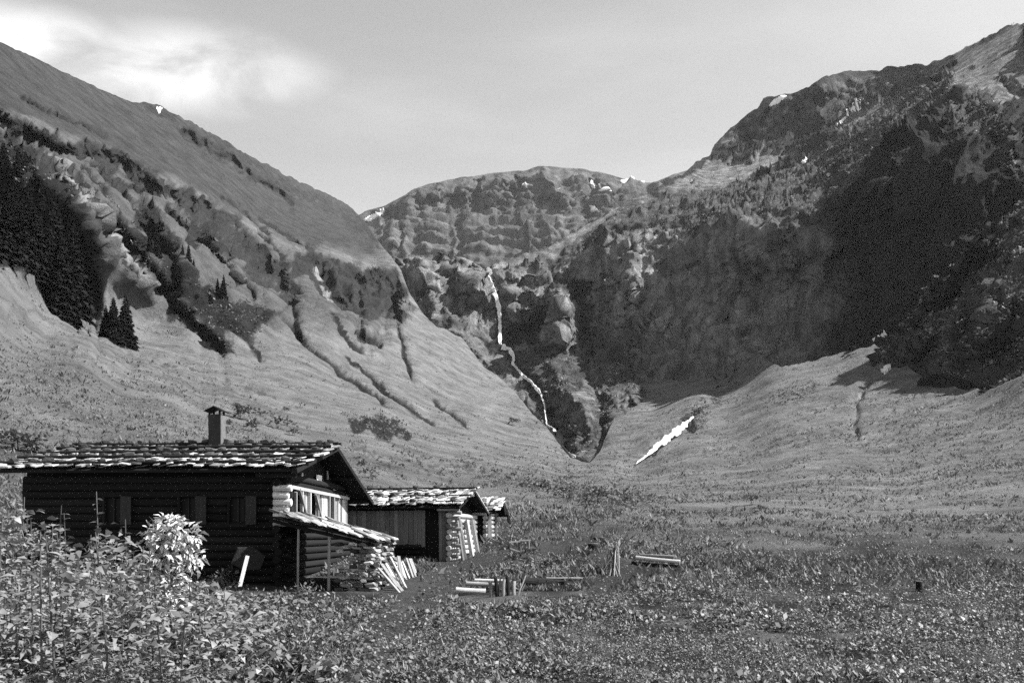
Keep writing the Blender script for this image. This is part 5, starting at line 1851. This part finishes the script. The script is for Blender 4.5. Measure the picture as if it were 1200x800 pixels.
HERB_LEAVES = [herb_leaf(k) for k in range(7)]
TOPLINE = curve_v([(-80, 585), (0, 588), (40, 592), (70, 605), (100, 628), (120, 600), (140, 618), (165, 630), (185, 668), (240, 672), (280, 680), (330, 698)])


def tall_herb(u, d, topv, r, label, group):
    x = (u - U0) / F * d
    z0 = ground_z(x, d)
    h = max(CAMZ + (H0 - topv) / F * d - z0, .4)
    e = empty('tall_herb', (x, d, z0 - .03), r.random() * 6)
    tag(e, label, 'plant', group)
    lean = (r.uniform(-.1, .1) * h, r.uniform(-.1, .1) * h)
    rod('stem', SHRUB_STEM, M_STEM, e, (0, 0, 0), (lean[0], lean[1], h), 0, .022)
    n = int(11 + 9 * h)
    for k in range(n):
        t = .18 + .8 * (k + r.random() * .5) / n
        a = k * 2.4 + r.uniform(-.3, .3)
        L_ = (.155 - .085 * t) * r.uniform(.75, 1.2)
        o = put('leaf', HERB_LEAVES[r.randrange(7)], M_HERB, e, (lean[0] * t, lean[1] * t, h * t), (r.uniform(-.4, .4), r.uniform(-.5, .25), a), (L_, L_ * r.uniform(.8, 1.2), L_))


def herbs():
    r = random.Random(31)
    for k in range(34):
        u = -50 + 330 * ((k * .618) % 1.0)
        d = r.uniform(5.6, 9.5)
        tv = float(TOPLINE(u)) + r.uniform(0, 55)
        tall_herb(u, d, tv, r, 'tall leafy herb in the thicket before the dark hut wall', 'tall herbs before the hut')
    for u_, tv_ in ((60, 588), (84, 598), (152, 604), (168, 622), (20, 578)):
        tall_herb(u_, r.uniform(7, 9), tv_, r, 'tall slender herb stalk standing above the thicket before the hut', 'slender stalks above the thicket')
    tall_herb(122, 8.5, 572, r, 'tallest single herb stalk rising against the dark hut wall', None)
    # loose foliage filling the thicket
    rng = np.random.default_rng(17)
    n = 9600
    u = rng.uniform(-90, 330, n)
    d = rng.uniform(5.0, 11.0, n)
    x = (u - U0) / F * d
    z0 = np.array([ground_z(a, b) for a, b in zip(x[::60], d[::60])])
    z0 = np.repeat(z0, 60)[:n]
    zt = CAMZ + (H0 - (TOPLINE(u) + 25)) / F * d
    h = np.clip(zt - z0, .25, 3)
    cl = vnoise(np.stack([x / .35, d / .35, 0 * x], 1), 4)
    t = rng.random(n) ** .8
    ok = (cl > -.45) & (rng.random(n) < .35 + .65 * t)
    org = np.stack([x, d, z0 + h * t * (1 + .15 * cl)], 1)[ok]
    m = len(org)
    V, f = leaf_cloud(org, rand_dirs(m, -.5, .6, rng), rng.uniform(.04, .10, m), rng.uniform(.02, .05, m), rng.uniform(.2, 1.4, m), rng.normal(0, .5, m))
    o = np_mesh('thicket_foliage', V, f, M_HERB, attrs={'tone': np.repeat(np.clip(rng.normal(.5, .28, m), 0, 1), 6)})
    tag(o, 'dense small foliage between the tall herbs', 'foliage', kind='stuff')
    # the pale domed plant
    d0 = 9.2
    x0 = (201 - U0) / F * d0
    zg = ground_z(x0, d0)
    e = empty('pale_bush', (x0, d0, zg - .02))
    tag(e, 'bright pale-leaved domed bush glowing before the dark hut wall', 'bush')
    top = CAMZ + (H0 - 594) / F * d0 - zg
    m = 1100
    lobes = np.array([(0, 0, top - .22), (-.13, .03, top - .3), (.14, -.03, top - .28), (.04, .08, top - .42), (-.06, -.1, top - .45), (.16, .05, top - .55), (-.15, 0, top - .62), (.02, -.06, top - .75), (-.05, .05, top - .95)])
    li = rng.integers(0, len(lobes), m)
    dd = rng.normal(0, 1, (m, 3)); dd /= np.linalg.norm(dd, axis=1, keepdims=True)
    q = lobes[li] + dd * rng.uniform(.09, .18, (m, 1)) * [1, 1, .95]
    zz = np.clip((q[:, 2] - (top - .9)) / .8, 0, 1) * 2 - 1
    dd = dd + rng.normal(0, .4, (m, 3))
    V, f = leaf_cloud(q, dd, rng.uniform(.05, .10, m), rng.uniform(.03, .055, m), rng.uniform(.3, 1.4, m), rng.normal(0, .5, m))
    np_mesh('foliage', V, f, M_BLOOM, parent=e, attrs={'tone': np.repeat(np.clip(rng.normal(.5, .3, m), 0, 1), 6)})
    rod('stem', SHRUB_STEM, M_STEM, e, (0, 0, 0), (0, 0, top - .2), 0, .04)


herbs()


# ------------------------------------------------------------------ the air of the valley
def build_haze():
    x0, x1, y0, y1, z0, z1 = -2600, 2600, -400, 4200, -60, 1700
    v = np.array([(x, y, z) for x in (x0, x1) for y in (y0, y1) for z in (z0, z1)], float)
    f = np.array([(0, 1, 3, 2), (4, 6, 7, 5), (0, 4, 5, 1), (2, 3, 7, 6), (0, 2, 6, 4), (1, 5, 7, 3)])
    m = bpy.data.materials.new('haze_air')
    m.use_nodes = True
    nt = m.node_tree
    nt.nodes.clear()
    out = nt.nodes.new('ShaderNodeOutputMaterial')
    pv = nt.nodes.new('ShaderNodeVolumePrincipled')
    pv.inputs['Color'].default_value = (.92, .92, .92, 1)
    pv.inputs['Density'].default_value = HAZE
    pv.inputs['Anisotropy'].default_value = 0.1
    nt.links.new(pv.outputs[0], out.inputs['Volume'])
    o = np_mesh('haze', v, f, m)
    tag(o, kind='stuff')


HAZE = 0.00002
build_haze()
